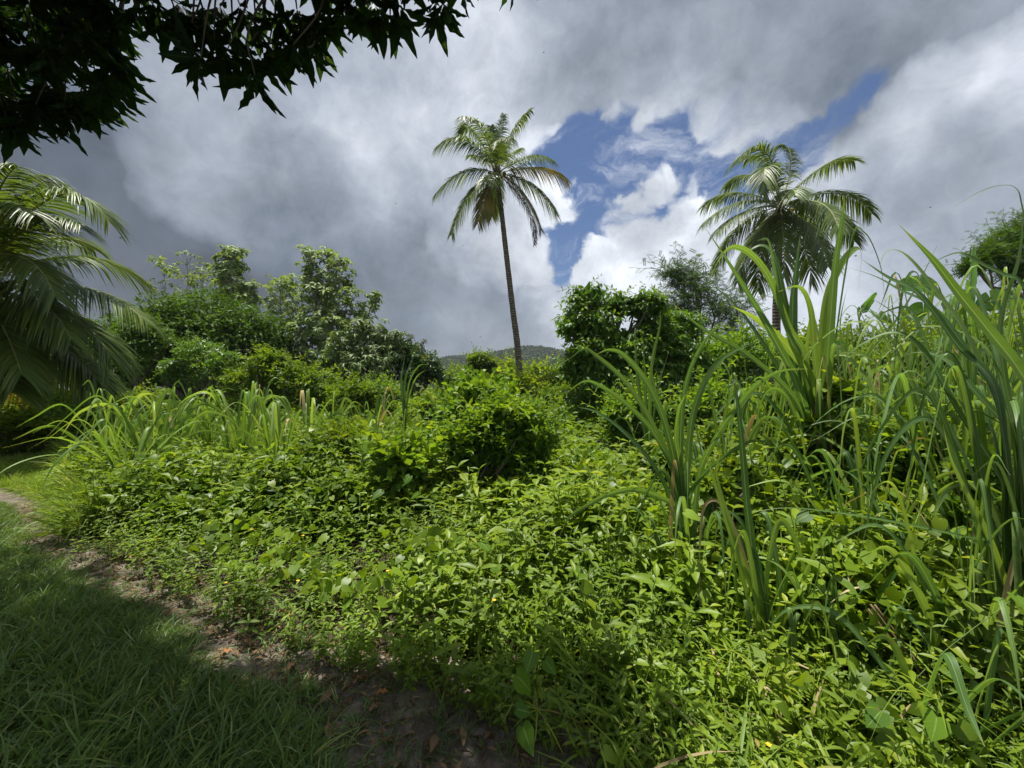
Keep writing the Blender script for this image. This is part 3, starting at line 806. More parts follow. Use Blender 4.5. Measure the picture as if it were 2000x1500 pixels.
# right: tree trunks smothered in vines
r0 = tree('vine_covered_tree', 'tree smothered in vines with three rounded tops, between tall palm and cane', 'tree', 9.2, 1190,
     [(1152, 590, 46, 0), (1125, 640, 42, 0), (1165, 640, 42, -.2), (1150, 690, 55, -.2), (1209, 600, 28, .2), (1210, 670, 36, .2), (1268, 602, 38, 0), (1280, 650, 45, .1), (1250, 700, 60, 0), (1310, 690, 50, .2),
      (1180, 740, 70, 0), (1270, 760, 75, .2), (1330, 640, 45, .4), (1150, 790, 60, 0), (1130, 720, 45, 0), (1230, 700, 70, 0), (1340, 720, 60, .3), (1330, 800, 60, .2), (1230, 820, 60, 0)], 'viny', T_OVATE, .13, nsub=28, per=20, trunk_r=.14, seed=71, sub=.34, up=.3, wild=.6, droop=.7, core=.3, shoot_up=-.2)
# feathery tree
def pinnate(n=7):
    out = []
    for i in range(n):
        t = .2 + .8 * i / (n - 1)
        for s in (-1, 1):
            d = nrmz(np.array([s * 1.0, .55, -.1])); R = frames(d[None], UP[None])[0]
            out.append(xform(T_SIMPLE_N, R, np.array([0, t, -.25 * t * t]), .3, .5))
    return merge(*out)
T_PIN = pinnate()
r0 = tree('feathery_tree', 'dark feathery leaved tree with open airy top, right behind the vine covered tree', 'tree', 14, 1370,
     [(1320, 540, 24, 0), (1350, 555, 22, 0), (1340, 590, 40, 0), (1385, 590, 38, .3), (1420, 620, 36, 0), (1370, 640, 50, .3), (1430, 670, 40, 0), (1310, 620, 34, 0)], 'feather', T_PIN, .34, nsub=13, per=9, trunk_r=.1, seed=72, sub=.5, core=0)
tree('spreading_tree', 'dark tree crown reaching in at the right edge above the banana leaves', 'tree', 12, 2080,
     [(1985, 470, 38, 0), (1940, 500, 32, 0), (2040, 450, 60, 0), (2060, 540, 70, 0), (2130, 490, 80, 0), (1905, 520, 16, 0), (1985, 530, 22, 0)], 'darktree', T_PIN, .2, nsub=26, per=14, trunk_r=.18, seed=73, sub=.32)
for i, (px, py, r_, d, mt, lab) in enumerate([
        (1655, 680, 48, 12, 'bush', 'leafy bush behind the tall cane, left of the narrow banana leaf'),
        (1560, 690, 56, 11, 'bush', 'bushy tree half hidden behind the tallest cane clump'),
        (1455, 695, 58, 10, 'vine', 'vine draped bush between the feathery tree and the tallest cane'),
        (1780, 700, 60, 8.5, 'bush', 'broad dark bush below the banana leaves'),
        (1890, 690, 70, 8.0, 'bush', 'dark bush with brown hollows right of the banana plant'),
        (1385, 700, 50, 10.5, 'vine', 'leafy vine mass filling the gap under the feathery tree'),
        (1400, 790, 45, 7.5, 'vine', 'yellow green vine mound behind the arching cane leaves'),
        (1560, 800, 45, 6.0, 'lime', 'lime green vine mound behind the cane stalks'),
        (1700, 810, 50, 5.2, 'vine', 'vine hump right of the tallest cane clump'),
        (1240, 800, 40, 7.0, 'vine', 'dark leafy hump left of the upright reeds, under the vine covered tree'),
        (1990, 650, 75, 9.0, 'bush', 'tall bush at the right edge below the spreading tree'),
        (1950, 800, 55, 4.6, 'lime', 'vine hump near the right edge among the cane leaves')]):
    mound('vine_hump', lab, 'bush', d, [(px, py, r_, 0), (px + r_ * .8, py + 14, r_ * .8, .2), (px - r_ * .8, py + 16, r_ * .8, -.2)], mt, T_HEART if mt == 'lime' else T_OVATE, .016 * d if d < 8 else .12, 26, 18, 80 + i, sub=.32, up=.4, wild=.6)

for i, (lobes, d, lab) in enumerate([
        ([(1600, 840, 36, 0), (1640, 770, 26, 0), (1540, 880, 36, .1), (1585, 900, 40, 0)], 3.25, 'leafy vine climbing the lower half of the tallest cane'),
        ([(1760, 900, 42, 0), (1720, 950, 40, 0), (1800, 860, 30, 0)], 2.9, 'vine tangle climbing the stout dark sheathed cane stalks'),
        ([(1920, 930, 50, 0), (1960, 1000, 50, 0), (1880, 1010, 40, 0)], 2.3, 'vine tangle against the right edge cane, above the corner shade'),
        ([(1400, 960, 30, 0), (1440, 920, 26, .1)], 2.9, 'pale leaved vine between the arching cane and the near cane shoot'),
        ([(1480, 840, 40, 0), (1520, 790, 32, 0)], 4.6, 'vine hung over stalks left of the tallest cane')]):
    mound('climbing_vine', lab, 'vine', d, lobes, 'lime' if i in (0, 3) else 'vine', T_HEART, .075, 16, 12, 190 + i, sub=.4, up=.3, wild=.8)

# hedgerow of scattered trees that closes the horizon
r_ = np.random.default_rng(90)
DL = ['distant round topped tree behind the %s' % w for w in ('first palm fronds at the left edge', 'shaded foot of the left palm', 'leftmost reed clump', 'low rounded green tree', 'wide dense dark tree', 'creeper covered mound',
      'silver leaved tree', 'bronze tipped tree', 'foot of the tall palm', 'vine covered tree', 'feathery tree', 'tallest cane clump', 'narrow banana leaf', 'large leaved banana plant', 'spreading tree at the right edge', 'cane beyond the right edge')]
for i in range(1, 15):
    px = -250 + i * 160 + r_.uniform(-30, 30)
    if 860 < px < 1100: continue
    d = r_.uniform(34, 46)
    tree('distant_tree', DL[i], 'tree', d, px,
         [(px, 715 + r_.uniform(-4, 10), 30), (px + 35, 728, 26), (px - 35, 728, 26), (px, 745, 32)], 'darktree', T_SIMPLE, .5, nsub=14, per=14, trunk_r=.15, seed=300 + i, group='distant trees closing the horizon')

# ------------------------------------------------------------------ coconut palms
def frond(root, B, via, tip, ll, mat='palm', rach='rachis', n=62, name='frond', wind=(0, 0, 0), r_=None, droop=.55, label=None, w=.045, vee=.25):
    r_ = r_ or rng
    B, via, tip = (np.asarray(q, float) for q in (B, via, tip))
    C = 2 * via - .5 * (B + tip)
    t = np.linspace(0, 1, 16)[:, None]
    p = (1 - t) ** 2 * B + 2 * t * (1 - t) * C + t * t * tip
    mb = MB(); tube(mb, p, np.linspace(.035, .006, 16), 5, .5)
    rach_o = None
    u = np.linspace(.13, .995, n); u = np.concatenate([u, u]); sd = np.repeat([-1, 1], n)
    u = np.clip(u + r_.normal(0, .004, 2 * n), .1, 1)[:, None]
    q = (1 - u) ** 2 * B + 2 * u * (1 - u) * C + u * u * tip
    T = nrmz(2 * (1 - u) * (C - B) + 2 * u * (tip - C))
    S = nrmz(np.cross(T, np.where(np.abs(T[:, 2:3]) > .93, np.array([[.3, -1, .2]]), UP[None])))
    Nn = np.cross(S, T)
    uu = u[:, 0]
    L = ll * (.55 + .45 * np.sin(np.clip(uu / .45, 0, 1) * math.pi / 2)) * np.where(uu > .6, 1 - .62 * ((uu - .6) / .4) ** 1.5, 1) * r_.uniform(.85, 1.1, 2 * n) * np.where(r_.random(2 * n) < .09, r_.uniform(.3, .7, 2 * n), 1)
    fwd = .45 + .9 * uu
    D = nrmz(S * sd[:, None] + T * fwd[:, None] + Nn * vee + np.array(wind) + r_.normal(0, .07, (2 * n, 3)))
    side = nrmz(T - D * (T * D).sum(1, keepdims=True))
    ld = MB()
    strips(ld, q, D, L, droop * r_.uniform(.7, 1.3, 2 * n), w, side, 4, np.clip(r_.normal(.45, .22, 2 * n), 0, 1), fold=.35, tip=.08, root=.5)
    # leaflets and rib in one frond: rib is its own sub-part
    o = ld.build(name, G[mat], root)
    rb = mb.build('rib', G[rach], root); rb.parent = o
    if label: o['label'] = label
    return o

def palm(label, d, base_px, crown_px, trunk_pts, fr, ll, seed, r_base, r_top, L0, nuts=(), wind=(0, 0, 0), w=.045, n=84, droop=.75):
    r_ = np.random.default_rng(seed)
    base = P(base_px[0], base_px[1], d); base[2] = 0
    root = empty('coconut_palm', base, label, 'palm tree', 'coconut palms')
    tb = MB()
    pts = [base + [0, 0, -.1]] + [P(x, y, d) for x, y in trunk_pts] + [P(crown_px[0], crown_px[1], d)]
    c = catmull(pts, 10); m = len(c)
    rr = r_top + (r_base - r_top) * (1 - np.linspace(0, 1, m)) ** 1.3
    rr = rr * (1 + .035 * np.sin(np.arange(m) * 2.1)); rr[:3] *= [1.35, 1.2, 1.08]
    tube(tb, c, rr, 12)
    tb.build('trunk', G['palmbark'], root)
    C = P(crown_px[0], crown_px[1], d)
    # fibrous heart of the crown with boot stubs
    hb = MB()
    for k in range(16):
        a = k * 2.4; e = r_.uniform(.1, 1.2); L = r_.uniform(.25, .55)
        dd = np.array([math.cos(a) * math.cos(e), math.sin(a) * math.cos(e), math.sin(e)])
        tube(hb, [C - [0, 0, .25], C + dd * L * .5, C + dd * L], [.09, .05, .02], 5)
    hb.build('crown_heart', G['bark'], root)
    for f in fr:
        tx, ty, vx, vy, sg = f[:5]; kw = f[5] if len(f) > 5 else {}
        kw = dict(kw)
        dl = kw.pop('L', L0)
        # depth of the tip such that the frond has its real length
        best = None
        for m_ in np.linspace(0, .8, 33):
            dy = sg * m_ * dl
            T3 = P(tx, ty, d + dy); V3 = P(vx, vy, d + dy * .55)
            e = abs(np.linalg.norm(V3 - C) + np.linalg.norm(T3 - V3) - dl)
            if best is None or e < best[0]: best = (e, T3, V3)
        T3, V3 = best[1:]
        frond(root, C, V3, T3, kw.pop('ll', ll), w=w, n=kw.pop('n', n), wind=kw.pop('wind', wind), r_=r_, droop=kw.pop('droop', droop), **kw)
    for k, (x, y, s) in enumerate(nuts):
        nb = MB(); c0 = P(x, y, d - .25)
        t = np.linspace(0, 1, 9); prof = np.sin(t * math.pi) ** .6 * s
        tube(nb, c0 + np.stack([t * 0, t * 0, (t - .5) * s * 2.3], -1), np.maximum(prof, .004), 10)
        nb.build('coconut', G['nut'], root)
    return root

def cz(s, ox, oy, L): return [(ox + a / s, oy + b / s, ox + c / s, oy + e / s, sg) + ((k[0],) if k else ()) for a, b, c, e, sg, *k in L]
Y = dict(mat='palm_yellow', rach='rachis_orange')
palm('tall slender coconut palm leaning slightly left, alone against the clouds in the middle', 22, (1018, 765), (970, 338), [(1012, 690), (1001, 600), (987, 480), (978, 400)],
     cz(5.357, 830, 200, [(1110, 80, 915, 330, 1), (825, 120, 770, 420, 1), (690, 250, 720, 420, 1, dict(L=2.6)), (365, 150, 600, 300, -1), (370, 330, 500, 300, 1, dict(L=3.6)), (110, 480, 430, 400, -1),
                          (95, 985, 400, 735, -1), (275, 1380, 480, 960, 1), (550, 1270, 660, 900, -1, dict(L=3.4, **Y)), (705, 1190, 720, 900, 1, dict(L=3.2)),
                          (1215, 1335, 1010, 950, -1, Y), (1385, 1190, 1120, 880, 1), (1495, 820, 1200, 700, 1, Y), (1335, 600, 1090, 580, -1), (900, 365, 790, 470, -1, dict(L=3.6)),
                          (640, 830, 690, 760, -1, dict(L=3.0)), (1000, 480, 880, 560, 1), (480, 560, 600, 580, 1), (1150, 1480, 1060, 1100, 1, dict(mat='palm_dead', L=3.3, ll=.45, n=34))]),
     .95, 401, .20, .125, 4.1, wind=(.05, 0, -.05), nuts=[(956, 338, .11), (985, 340, .12)], w=.055)
palm('bushy full crowned coconut palm on the right, rising behind the tall cane', 17, (1515, 765), (1524, 402), [(1516, 650), (1520, 500)],
     cz(4.287, 1350, 250, [(725, 150, 835, 250, 1, dict(L=3.5, ll=.8)), (330, 320, 610, 190, -1), (290, 500, 520, 400, 1), (100, 660, 380, 545, 1), (105, 800, 400, 625, -1), (215, 870, 450, 700, -1),
                           (195, 1220, 400, 850, 1), (560, 1370, 600, 1000, 1), (780, 1250, 770, 900, -1), (1010, 1300, 930, 950, 1), (1145, 1160, 1010, 850, -1),
                           (1365, 950, 1150, 720, 1), (1510, 720, 1210, 550, 1), (1365, 275, 1080, 340, 1), (1230, 840, 1060, 620, -1), (390, 1290, 520, 950, -1),
                           (600, 560, 640, 330, -1, dict(L=3.6)), (1080, 1000, 950, 700, 1), (460, 260, 620, 280, 1), (500, 1050, 620, 800, 1), (870, 560, 830, 520, -1, dict(L=2.6))]),
     1.0, 402, .18, .14, 4.0, wind=(-.1, 0, -.1), nuts=[(1535, 418, .12), (1545, 412, .12), (1540, 428, .12)], n=84, droop=.65, w=.05)
palm('low broad coconut palm with long fronds hanging in from the left edge', 8.2, (-60, 900), (-50, 560), [(-58, 760)],
     cz(2.884, 0, 280, [(355, 240, 90, 330, 1), (280, 225, 60, 270, 1), (608, 435, 280, 310, -1), (530, 600, 250, 540, 1), (830, 800, 430, 640, 1), (820, 1000, 420, 800, -1), (625, 1220, 380, 960, -1),
                        (310, 860, 100, 640, -1), (400, 1100, 150, 830, -1), (492, 1385, 260, 1050, -1), (420, 1380, 150, 1100, 1), (200, 1450, 30, 1150, 1, Y), (60, 1400, -60, 1150, -1), (540, 1330, 330, 1130, 1),
                        (120, 1300, 0, 1000, -1), (200, 400, 20, 420, -1), (-200, 300, -200, 450, 1), (-500, 500, -350, 550, -1), (-600, 800, -400, 680, 1), (-500, 1200, -300, 950, -1), (100, 130, -40, 350, -1), (450, 450, 150, 480, -1)]),
     .95, 403, .2, .16, 3.25, wind=(.15, 0, -.1), n=90, w=.04, droop=.6)

# ------------------------------------------------------------------ banana plants
def banana(label, d, base_px, leaves, seed):
    r_ = np.random.default_rng(seed)
    base = P(base_px, 750, d); base[2] = 0
    root = empty('banana_plant', base, label, 'banana plant', 'banana plants')
    hub = base + [0, 0, 1.5]
    tb = MB(); tube(tb, [base - [0, 0, .1], base + [0, 0, .8], hub], [.13, .11, .07], 10); tb.build('stem', G['stem'], root)
    for (pts, w) in leaves:
        mb = MB()
        pp = [P(x, y, d + (r_.uniform(-.2, .2) if i else 0)) for i, (x, y) in enumerate(pts)]
        c = catmull([hub] + pp, 14); m = len(c)
        tube(mb, c, np.linspace(.03, .008, m), 5)
        k = 15; c = c[k - 1:]; m = len(c)
        T = nrmz(np.gradient(c, axis=0)); S = nrmz(np.cross(T, [.25, -1, .3])); Nn = np.cross(S, T)
        t = np.linspace(0, 1, m)
        prof = w * np.sin(np.clip(t * 1.02 + .02, 0, 1) * math.pi) ** .45 * .5
        # torn blade: each side is cut into strips across the midrib
        for sgn in (-1, 1):
            i = 0
            while i < m - 1:
                j = min(m - 1, i + int(r_.integers(2, 7)))
                dr = r_.uniform(-.05, .3)
                rows = []
                for q in range(i, j + 1):
                    for f in (0, .5, 1):
                        rows.append(c[q] + S[q] * sgn * prof[q] * f + Nn[q] * prof[q] * (.25 * f - dr * f * f) + T[q] * (.02 * f))
                V = np.array(rows); n = j - i + 1
                A = np.zeros((n, 3, 3)); A[..., 0] = r_.uniform(.2, .9); A[..., 1] = [0, .5, 1]; A[..., 2] = t[i:j + 1, None]
                ii = (np.arange(n - 1) * 3)[:, None] + np.arange(2)[None]
                mb.add(V, [np.stack([ii, ii + 1, ii + 4, ii + 3], -1).reshape(-1, 4)], A.reshape(-1, 3))
                i = j
        mb.build('leaf', G['banana'], root)
    return root
banana('banana plant with one narrow upright leaf and one torn leaf, right of the tallest cane', 9.5, 1705,
       [([(1678, 625), (1690, 600), (1712, 570)], .22), ([(1740, 640), (1715, 618), (1698, 603)], .34), ([(1660, 690), (1640, 680), (1610, 690)], .4)], 501)
banana('large leaved banana plant with broad drooping torn leaves near the right edge', 9, 1830,
       [([(1850, 620), (1810, 560), (1745, 560)], .5), ([(1850, 650), (1800, 610), (1755, 640)], .5), ([(1885, 620), (1895, 560), (1902, 475)], .4), ([(1900, 620), (1950, 585), (2010, 600)], .5), ([(1790, 650), (1775, 660), (1770, 690)], .5)], 502)

# ------------------------------------------------------------------ cane and reeds
def blade(root, pts, w, mat='cane', r_=None, twist=None, name='blade', fold=.3, rnd=None):
    r_ = r_ or rng
    c = catmull(pts, 7); m = len(c)
    t = np.linspace(0, 1, m)
    T = nrmz(np.gradient(c, axis=0))
    H = nrmz(np.cross(T, UP + 1e-3)); V = np.cross(H, T)
    # carry the frame along the blade
    S = np.zeros_like(T); tw = r_.uniform(.2, 1.2) * (1 if r_.random() < .5 else -1) if twist is None else twist
    s0 = nrmz(np.array([1, .1, 0]) - T[0] * T[0][0])
    S[0] = s0
    for i in range(1, m):
        s = S[i - 1] - T[i] * (S[i - 1] @ T[i]); S[i] = s / max(1e-6, np.linalg.norm(s))
    N = np.cross(S, T)
    a = tw * (t - .1)
    S2 = S * np.cos(a)[:, None] + N * np.sin(a)[:, None]; N2 = np.cross(S2, T)
    prof = np.where(t < .45, .62 + .38 * np.sin(t / .45 * math.pi / 2), (1 - ((t - .45) / .55) ** 1.9)) * w * .5
    prof = np.maximum(prof, .0012) * (1 + .03 * np.sin(t * 40))
    f = fold * (1 - .5 * t)
    g_ = (f * prof)[:, None] * N2
    rows = np.stack([c - S2 * prof[:, None] + g_, c - S2 * prof[:, None] * .07, c + S2 * prof[:, None] * .07, c + S2 * prof[:, None] + g_], 1)
    A = np.zeros(rows.shape); A[..., 0] = r_.uniform(0, 1) if rnd is None else rnd; A[..., 1] = [-1, -.07, .07, 1]; A[..., 2] = t[:, None]
    i = (np.arange(m - 1) * 4)[:, None] + np.arange(3)[None]
    mb = MB(); mb.add(rows, [np.stack([i, i + 1, i + 5, i + 4], -1).reshape(-1, 4)], A.reshape(-1, 3))
    return mb.build(name, G[mat], root)

def stalk(root, a, b, r, r_=None):
    mb = MB(); limb(mb, a, b, r, r * .8, .03, 7, 8, r_); return mb.build('stalk', G['stem'], root)

def random_blades(root, base, n, h, spread, w, r_, mat='cane', lean=(0, 0), zlow=.15, one=None):
    """arching blades springing off short stalks; one = an MB to gather them in"""
    for i in range(n):
        az = r_.uniform(0, 6.28); f = r_.uniform(.25, 1)
        dx = np.array([math.cos(az) * spread * f + lean[0], math.sin(az) * spread * f * .9 + lean[1], 0])
        hh = h * r_.uniform(.6, 1.05) * (1 - .25 * f)
        b0 = base + np.array([r_.normal(0, .06), r_.normal(0, .06), 0])
        p1 = b0 + [0, 0, zlow] + dx * .06; p2 = b0 + dx * .28 + [0, 0, hh * .62]; p3 = b0 + dx * .65 + [0, 0, hh]; p4 = b0 + dx * 1.05 + [0, 0, hh * r_.uniform(.72, .98)]
        p5 = b0 + dx * 1.3 + [0, 0, hh * r_.uniform(.35, .75)]
        pts = [b0, p1, p2, p3, p4, p5] if r_.random() < .6 else [b0, p1, p2, p3, p4]
        blade(root, pts, w * r_.uniform(.35, 1.0), 'dry' if r_.random() < .04 else mat, r_)

def clump(label, d, bx, by_ground, keyed, w, n_rand=0, h=1.5, spread=.6, seed=1, stalks=0, lean=(0, 0), name='cane_clump', group='clumps of tall cane', mat='cane'):
    r_ = np.random.default_rng(seed)
    base = P(bx, 750, d); base[2] = 0
    root = empty(name, base, label, 'cane', group)
    for q in range(stalks):
        o = np.array([r_.normal(0, .07), r_.normal(0, .07), 0])
        stalk(root, base + o, base + o * 1.6 + [r_.normal(0, .05), 0, h * r_.uniform(.35, .55)], .014, r_)
    for kx in keyed:
        pts = kx[0]; ww = kx[1] if len(kx) > 1 else w; dd = kx[2] if len(kx) > 2 else 0; mt = kx[3] if len(kx) > 3 else mat
        n = len(pts); dt = r_.uniform(-.25, .25) if not dd else dd
        wp = [P(x, y, d + dt * (i / max(1, n - 1))) for i, (x, y) in enumerate(pts)]
        b = base + np.array([r_.normal(0, .04), r_.normal(0, .04), 0])
        if wp[0][2] > .12 and np.linalg.norm(wp[0] - b) < 2.2: wp = [b, b * .5 + wp[0] * .5] + wp
        blade(root, wp, ww * r_.uniform(.6, .85), mt, r_, twist=r_.uniform(-.7, .7))
    if n_rand: random_blades(root, base, n_rand, h, spread, w * .8, r_, mat, lean)
    return root

clump('cane clump with long leaves arching left, just left of the tallest cane', 2.8, 1342, 1100, [
    ([(1325, 950), (1280, 840), (1225, 750), (1165, 695), (1140, 682), (1112, 702)], .05), ([(1324, 940), (1300, 830), (1265, 750), (1220, 695), (1190, 683), (1165, 692)], .055),
    ([(1320, 940), (1280, 850), (1225, 790), (1170, 752), (1140, 745), (1107, 767)], .05), ([(1310, 975), (1270, 900), (1215, 840), (1165, 805), (1130, 795)], .045),
    ([(1330, 925), (1332, 800), (1345, 730), (1370, 675), (1400, 640), (1424, 634)], .07), ([(1340, 950), (1350, 830), (1370, 760), (1400, 710), (1435, 685), (1458, 678)], .065),
    ([(1365, 930), (1395, 860), (1435, 800), (1480, 750), (1525, 725), (1578, 720)], .07), ([(1330, 1000), (1250, 958), (1190, 965), (1150, 985), (1112, 1010), (1092, 1048)], .045, -.5),
    ([(1335, 960), (1310, 880), (1290, 800), (1275, 740), (1270, 690)], .05), ([(1330, 930), (1320, 860), (1325, 800), (1340, 770)], .05), ([(1345, 980), (1370, 930), (1430, 880), (1480, 860), (1520, 880)], .045)],
      .045, 20, 1.25, .6, 601, 4)
clump('tallest cane clump, stout upright leaves crossing in front of the right palm', 3.3, 1605, 1000, [
    ([(1605, 900), (1612, 750), (1620, 650), (1630, 525), (1643, 440), (1650, 385)], .13), ([(1595, 900), (1560, 760), (1500, 640), (1440, 540), (1380, 448)], .085, -.6),
    ([(1575, 710), (1540, 640), (1505, 550), (1470, 500), (1432, 482), (1405, 505), (1380, 560)], .075, -.4), ([(1570, 800), (1550, 700), (1548, 600), (1555, 525), (1563, 458)], .12),
    ([(1580, 850), (1560, 700), (1535, 600), (1515, 510), (1492, 480), (1462, 492), (1440, 530)], .08, .4), ([(1600, 760), (1610, 600), (1640, 520), (1668, 487), (1682, 498), (1675, 575)], .075),
    ([(1590, 760), (1540, 680), (1480, 625), (1430, 598)], .085, -.3), ([(1590, 900), (1560, 790), (1470, 700), (1370, 640), (1310, 588)], .06, -.5),
    ([(1585, 880), (1530, 740), (1470, 640), (1420, 580), (1370, 545)], .055), ([(1610, 880), (1600, 780), (1590, 680), (1582, 600), (1560, 560), (1520, 570)], .07),
    ([(1625, 900), (1640, 800), (1690, 700), (1740, 640), (1790, 560), (1830, 480)], .035, .5), ([(1620, 850), (1650, 760), (1640, 640), (1655, 560)], .06),
    ([(1600, 850), (1565, 720), (1525, 610), (1510, 520), (1500, 470), (1478, 470)], .09, -.2), ([(1615, 800), (1660, 480), (1690, 455), (1720, 520), (1728, 590)], .02),
    ([(1610, 940), (1650, 860), (1670, 780), (1660, 720)], .07), ([(1590, 940), (1550, 850), (1500, 780), (1470, 770), (1445, 800)], .06), ([(1580, 960), (1540, 900), (1500, 860), (1480, 840)], .06)],
      .055, 36, 2.1, .7, 602, 9)
clump('near cane shoot with a leaf bent over in a hook, bottom middle right', 2.15, 1500, 1290, [
    ([(1500, 1250), (1480, 1150), (1460, 1000), (1450, 880), (1441, 790), (1434, 736)], .075), ([(1490, 1200), (1440, 1080), (1400, 960), (1372, 860)], .055),
    ([(1505, 1280), (1495, 1150), (1510, 1050), (1528, 1018), (1558, 1070), (1580, 1170), (1570, 1280)], .055), ([(1490, 1260), (1450, 1130), (1425, 1020), (1400, 930), (1408, 880)], .04),
    ([(1510, 1270), (1530, 1150), (1545, 1090), (1570, 1040)], .045), ([(1500, 1240), (1570, 1320), (1660, 1420), (1740, 1500)], .05, -.7), ([(1480, 1180), (1420, 1000), (1378, 985), (1367, 1065), (1367, 1195)], .03, .1, 'dry'),
    ([(1510, 1250), (1555, 1160), (1600, 1060), (1640, 1000)], .04), ([(1500, 1200), (1470, 1070), (1440, 1010), (1400, 990)], .05), ([(1515, 1270), (1520, 1160), (1517, 1080)], .05)],
      .045, 7, .9, .4, 603, 3)
clump('big cane clump at the right edge, broad dark leaf pointing up and left', 1.9, 1990, 1250, [
    ([(2060, 860), (1995, 730), (1930, 645), (1870, 570), (1820, 505), (1757, 440)], .065, -.1), ([(1965, 850), (1939, 770), (1885, 650), (1834, 578), (1786, 516), (1756, 491), (1730, 493), (1714, 533)], .055, .3),
    ([(1950, 800), (1885, 680), (1819, 599), (1756, 566), (1714, 542), (1658, 522)], .06, .5), ([(1950, 780), (1870, 674), (1795, 575), (1735, 542), (1685, 508)], .05, .4),
    ([(2050, 600), (2000, 422), (1987, 372), (1960, 362), (1915, 374), (1862, 404)], .022, .1), ([(2060, 700), (1999, 560), (1960, 536), (1921, 517), (1885, 497), (1860, 496), (1802, 521)], .035, .2),
    ([(1990, 850), (1960, 832), (1900, 798), (1810, 752), (1750, 734), (1712, 729)], .05, .3), ([(1995, 1260), (1965, 1150), (1930, 1050), (1890, 970), (1858, 900), (1842, 830)], .055),
    ([(2000, 1280), (1975, 1100), (1960, 1000), (1985, 910), (2015, 860)], .06), ([(1940, 1200), (1900, 1100), (1868, 1045), (1895, 1030), (1910, 1060)], .03), ([(2000, 1350), (1950, 1290), (1900, 1210)], .03),
    ([(1985, 900), (1950, 720), (1930, 640), (1900, 560), (1870, 610)], .06, .4), ([(1990, 900), (1960, 720), (1955, 620), (1990, 500), (1998, 400)], .04), ([(2000, 900), (1900, 760), (1840, 700), (1780, 690), (1720, 720)], .05, .5),
    ([(1990, 1000), (1870, 800), (1800, 680), (1740, 650), (1660, 690), (1620, 760)], .04, .6), ([(2010, 1000), (1980, 800), (1940, 700), (1880, 650), (1800, 640), (1740, 690)], .05, .3),
    ([(1980, 1080), (1870, 1045), (1750, 1020), (1650, 1003), (1540, 992), (1468, 1000)], .022, .3), ([(1980, 1000), (1900, 850), (1850, 780), (1780, 740)], .06, .4), ([(2010, 900), (1990, 700), (1960, 560), (1920, 480)], .05, .5)],
      .05, 30, 1.9, .8, 604, 5)
clump('stout cane clump with dark sheathed stalks, between the tallest cane and the right edge', 3.2, 1790, 1000, [
    ([(1770, 1030), (1715, 850), (1702, 800), (1715, 730)], .03), ([(1680, 1050), (1676, 950), (1672, 850)], .05), ([(1800, 900), (1830, 760), (1800, 650), (1770, 600), (1700, 620)], .055),
    ([(1800, 900), (1850, 780), (1900, 700), (1960, 660)], .05), ([(1790, 900), (1760, 780), (1700, 700), (1640, 690), (1600, 720)], .05), ([(1760, 1020), (1785, 920), (1812, 870)], .05, 0.01, 'dry'),
    ([(1800, 860), (1780, 700), (1750, 620), (1700, 580)], .06), ([(1810, 850), (1840, 700), (1880, 640), (1930, 640)], .05)], .055, 26, 1.9, .8, 605, 4)
clump('narrow upright reed clump in front of the vine covered tree', 5.2, 1270, 900, [
    ([(1262, 850), (1248, 760), (1242, 700), (1240, 632)], .07), ([(1268, 850), (1272, 720), (1288, 640), (1290, 606)], .06), ([(1262, 850), (1260, 740), (1255, 660)], .06), ([(1272, 850), (1285, 760), (1305, 690)], .05)], .055, 5, 1.5, .5, 606, 2)
for i, (px, d, h, sp, n, lab) in enumerate([
        (1180, 3.6, .8, .5, 8, 'short reed tuft with pale flat leaves, left of the arching cane'),
        (1090, 6.2, .8, .5, 14, 'small grassy reed tuft right of the big round bush'),
        (1660, 2.0, .9, .45, 10, 'low cane tuft in the tangle right of the hooked leaf'),
        (1850, 1.6, .7, .5, 9, 'low cane tuft in the bottom right corner'),
        (1900, 4.6, 3.0, 1.1, 26, 'yellow green cane clump behind the right edge cane'),
        (1760, 5.5, 1.9, .9, 18, 'cane clump in front of the banana plants'),
        (1450, 5.8, 1.5, .7, 14, 'cane clump behind the tallest one, on its left'),
        (1840, 2.7, 2.4, 1.0, 30, 'thin bladed cane clump in front of the stout dark sheathed one'),
        (1930, 3.6, 3.0, 1.1, 30, 'thin bladed cane clump deep in the tangle near the right edge'),
        (1560, 4.4, 2.6, .9, 22, 'thin bladed cane clump close behind the tallest one'),
        (1700, 2.5, 1.6, .8, 22, 'waist high cane clump between the tallest and the right edge cane'),
        (1400, 3.4, 1.7, .8, 18, 'cane clump with low arching leaves right of the left arching one'),
        (1930, 2.5, 2.6, 1.1, 34, 'thin bladed yellow green cane clump just behind the right edge cane'),
        (1790, 3.9, 2.9, 1.1, 30, 'tall thin bladed cane clump behind the stout dark sheathed one'),
        (1690, 4.2, 2.6, 1.0, 24, 'thin bladed cane clump in the gap right of the tallest cane'),
        (1880, 1.9, 1.3, .9, 22, 'thin bladed cane clump low in front of the right edge cane'),
        (1480, 3.9, 2.2, .9, 20, 'thin bladed cane clump just left of the tallest one'),
        (2040, 3.2, 3.1, 1.1, 30, 'tall cane clump reaching in from beyond the right edge')]):
    clump(lab, d, px, 0, [], .05, n, h, sp, 620 + i, 2)
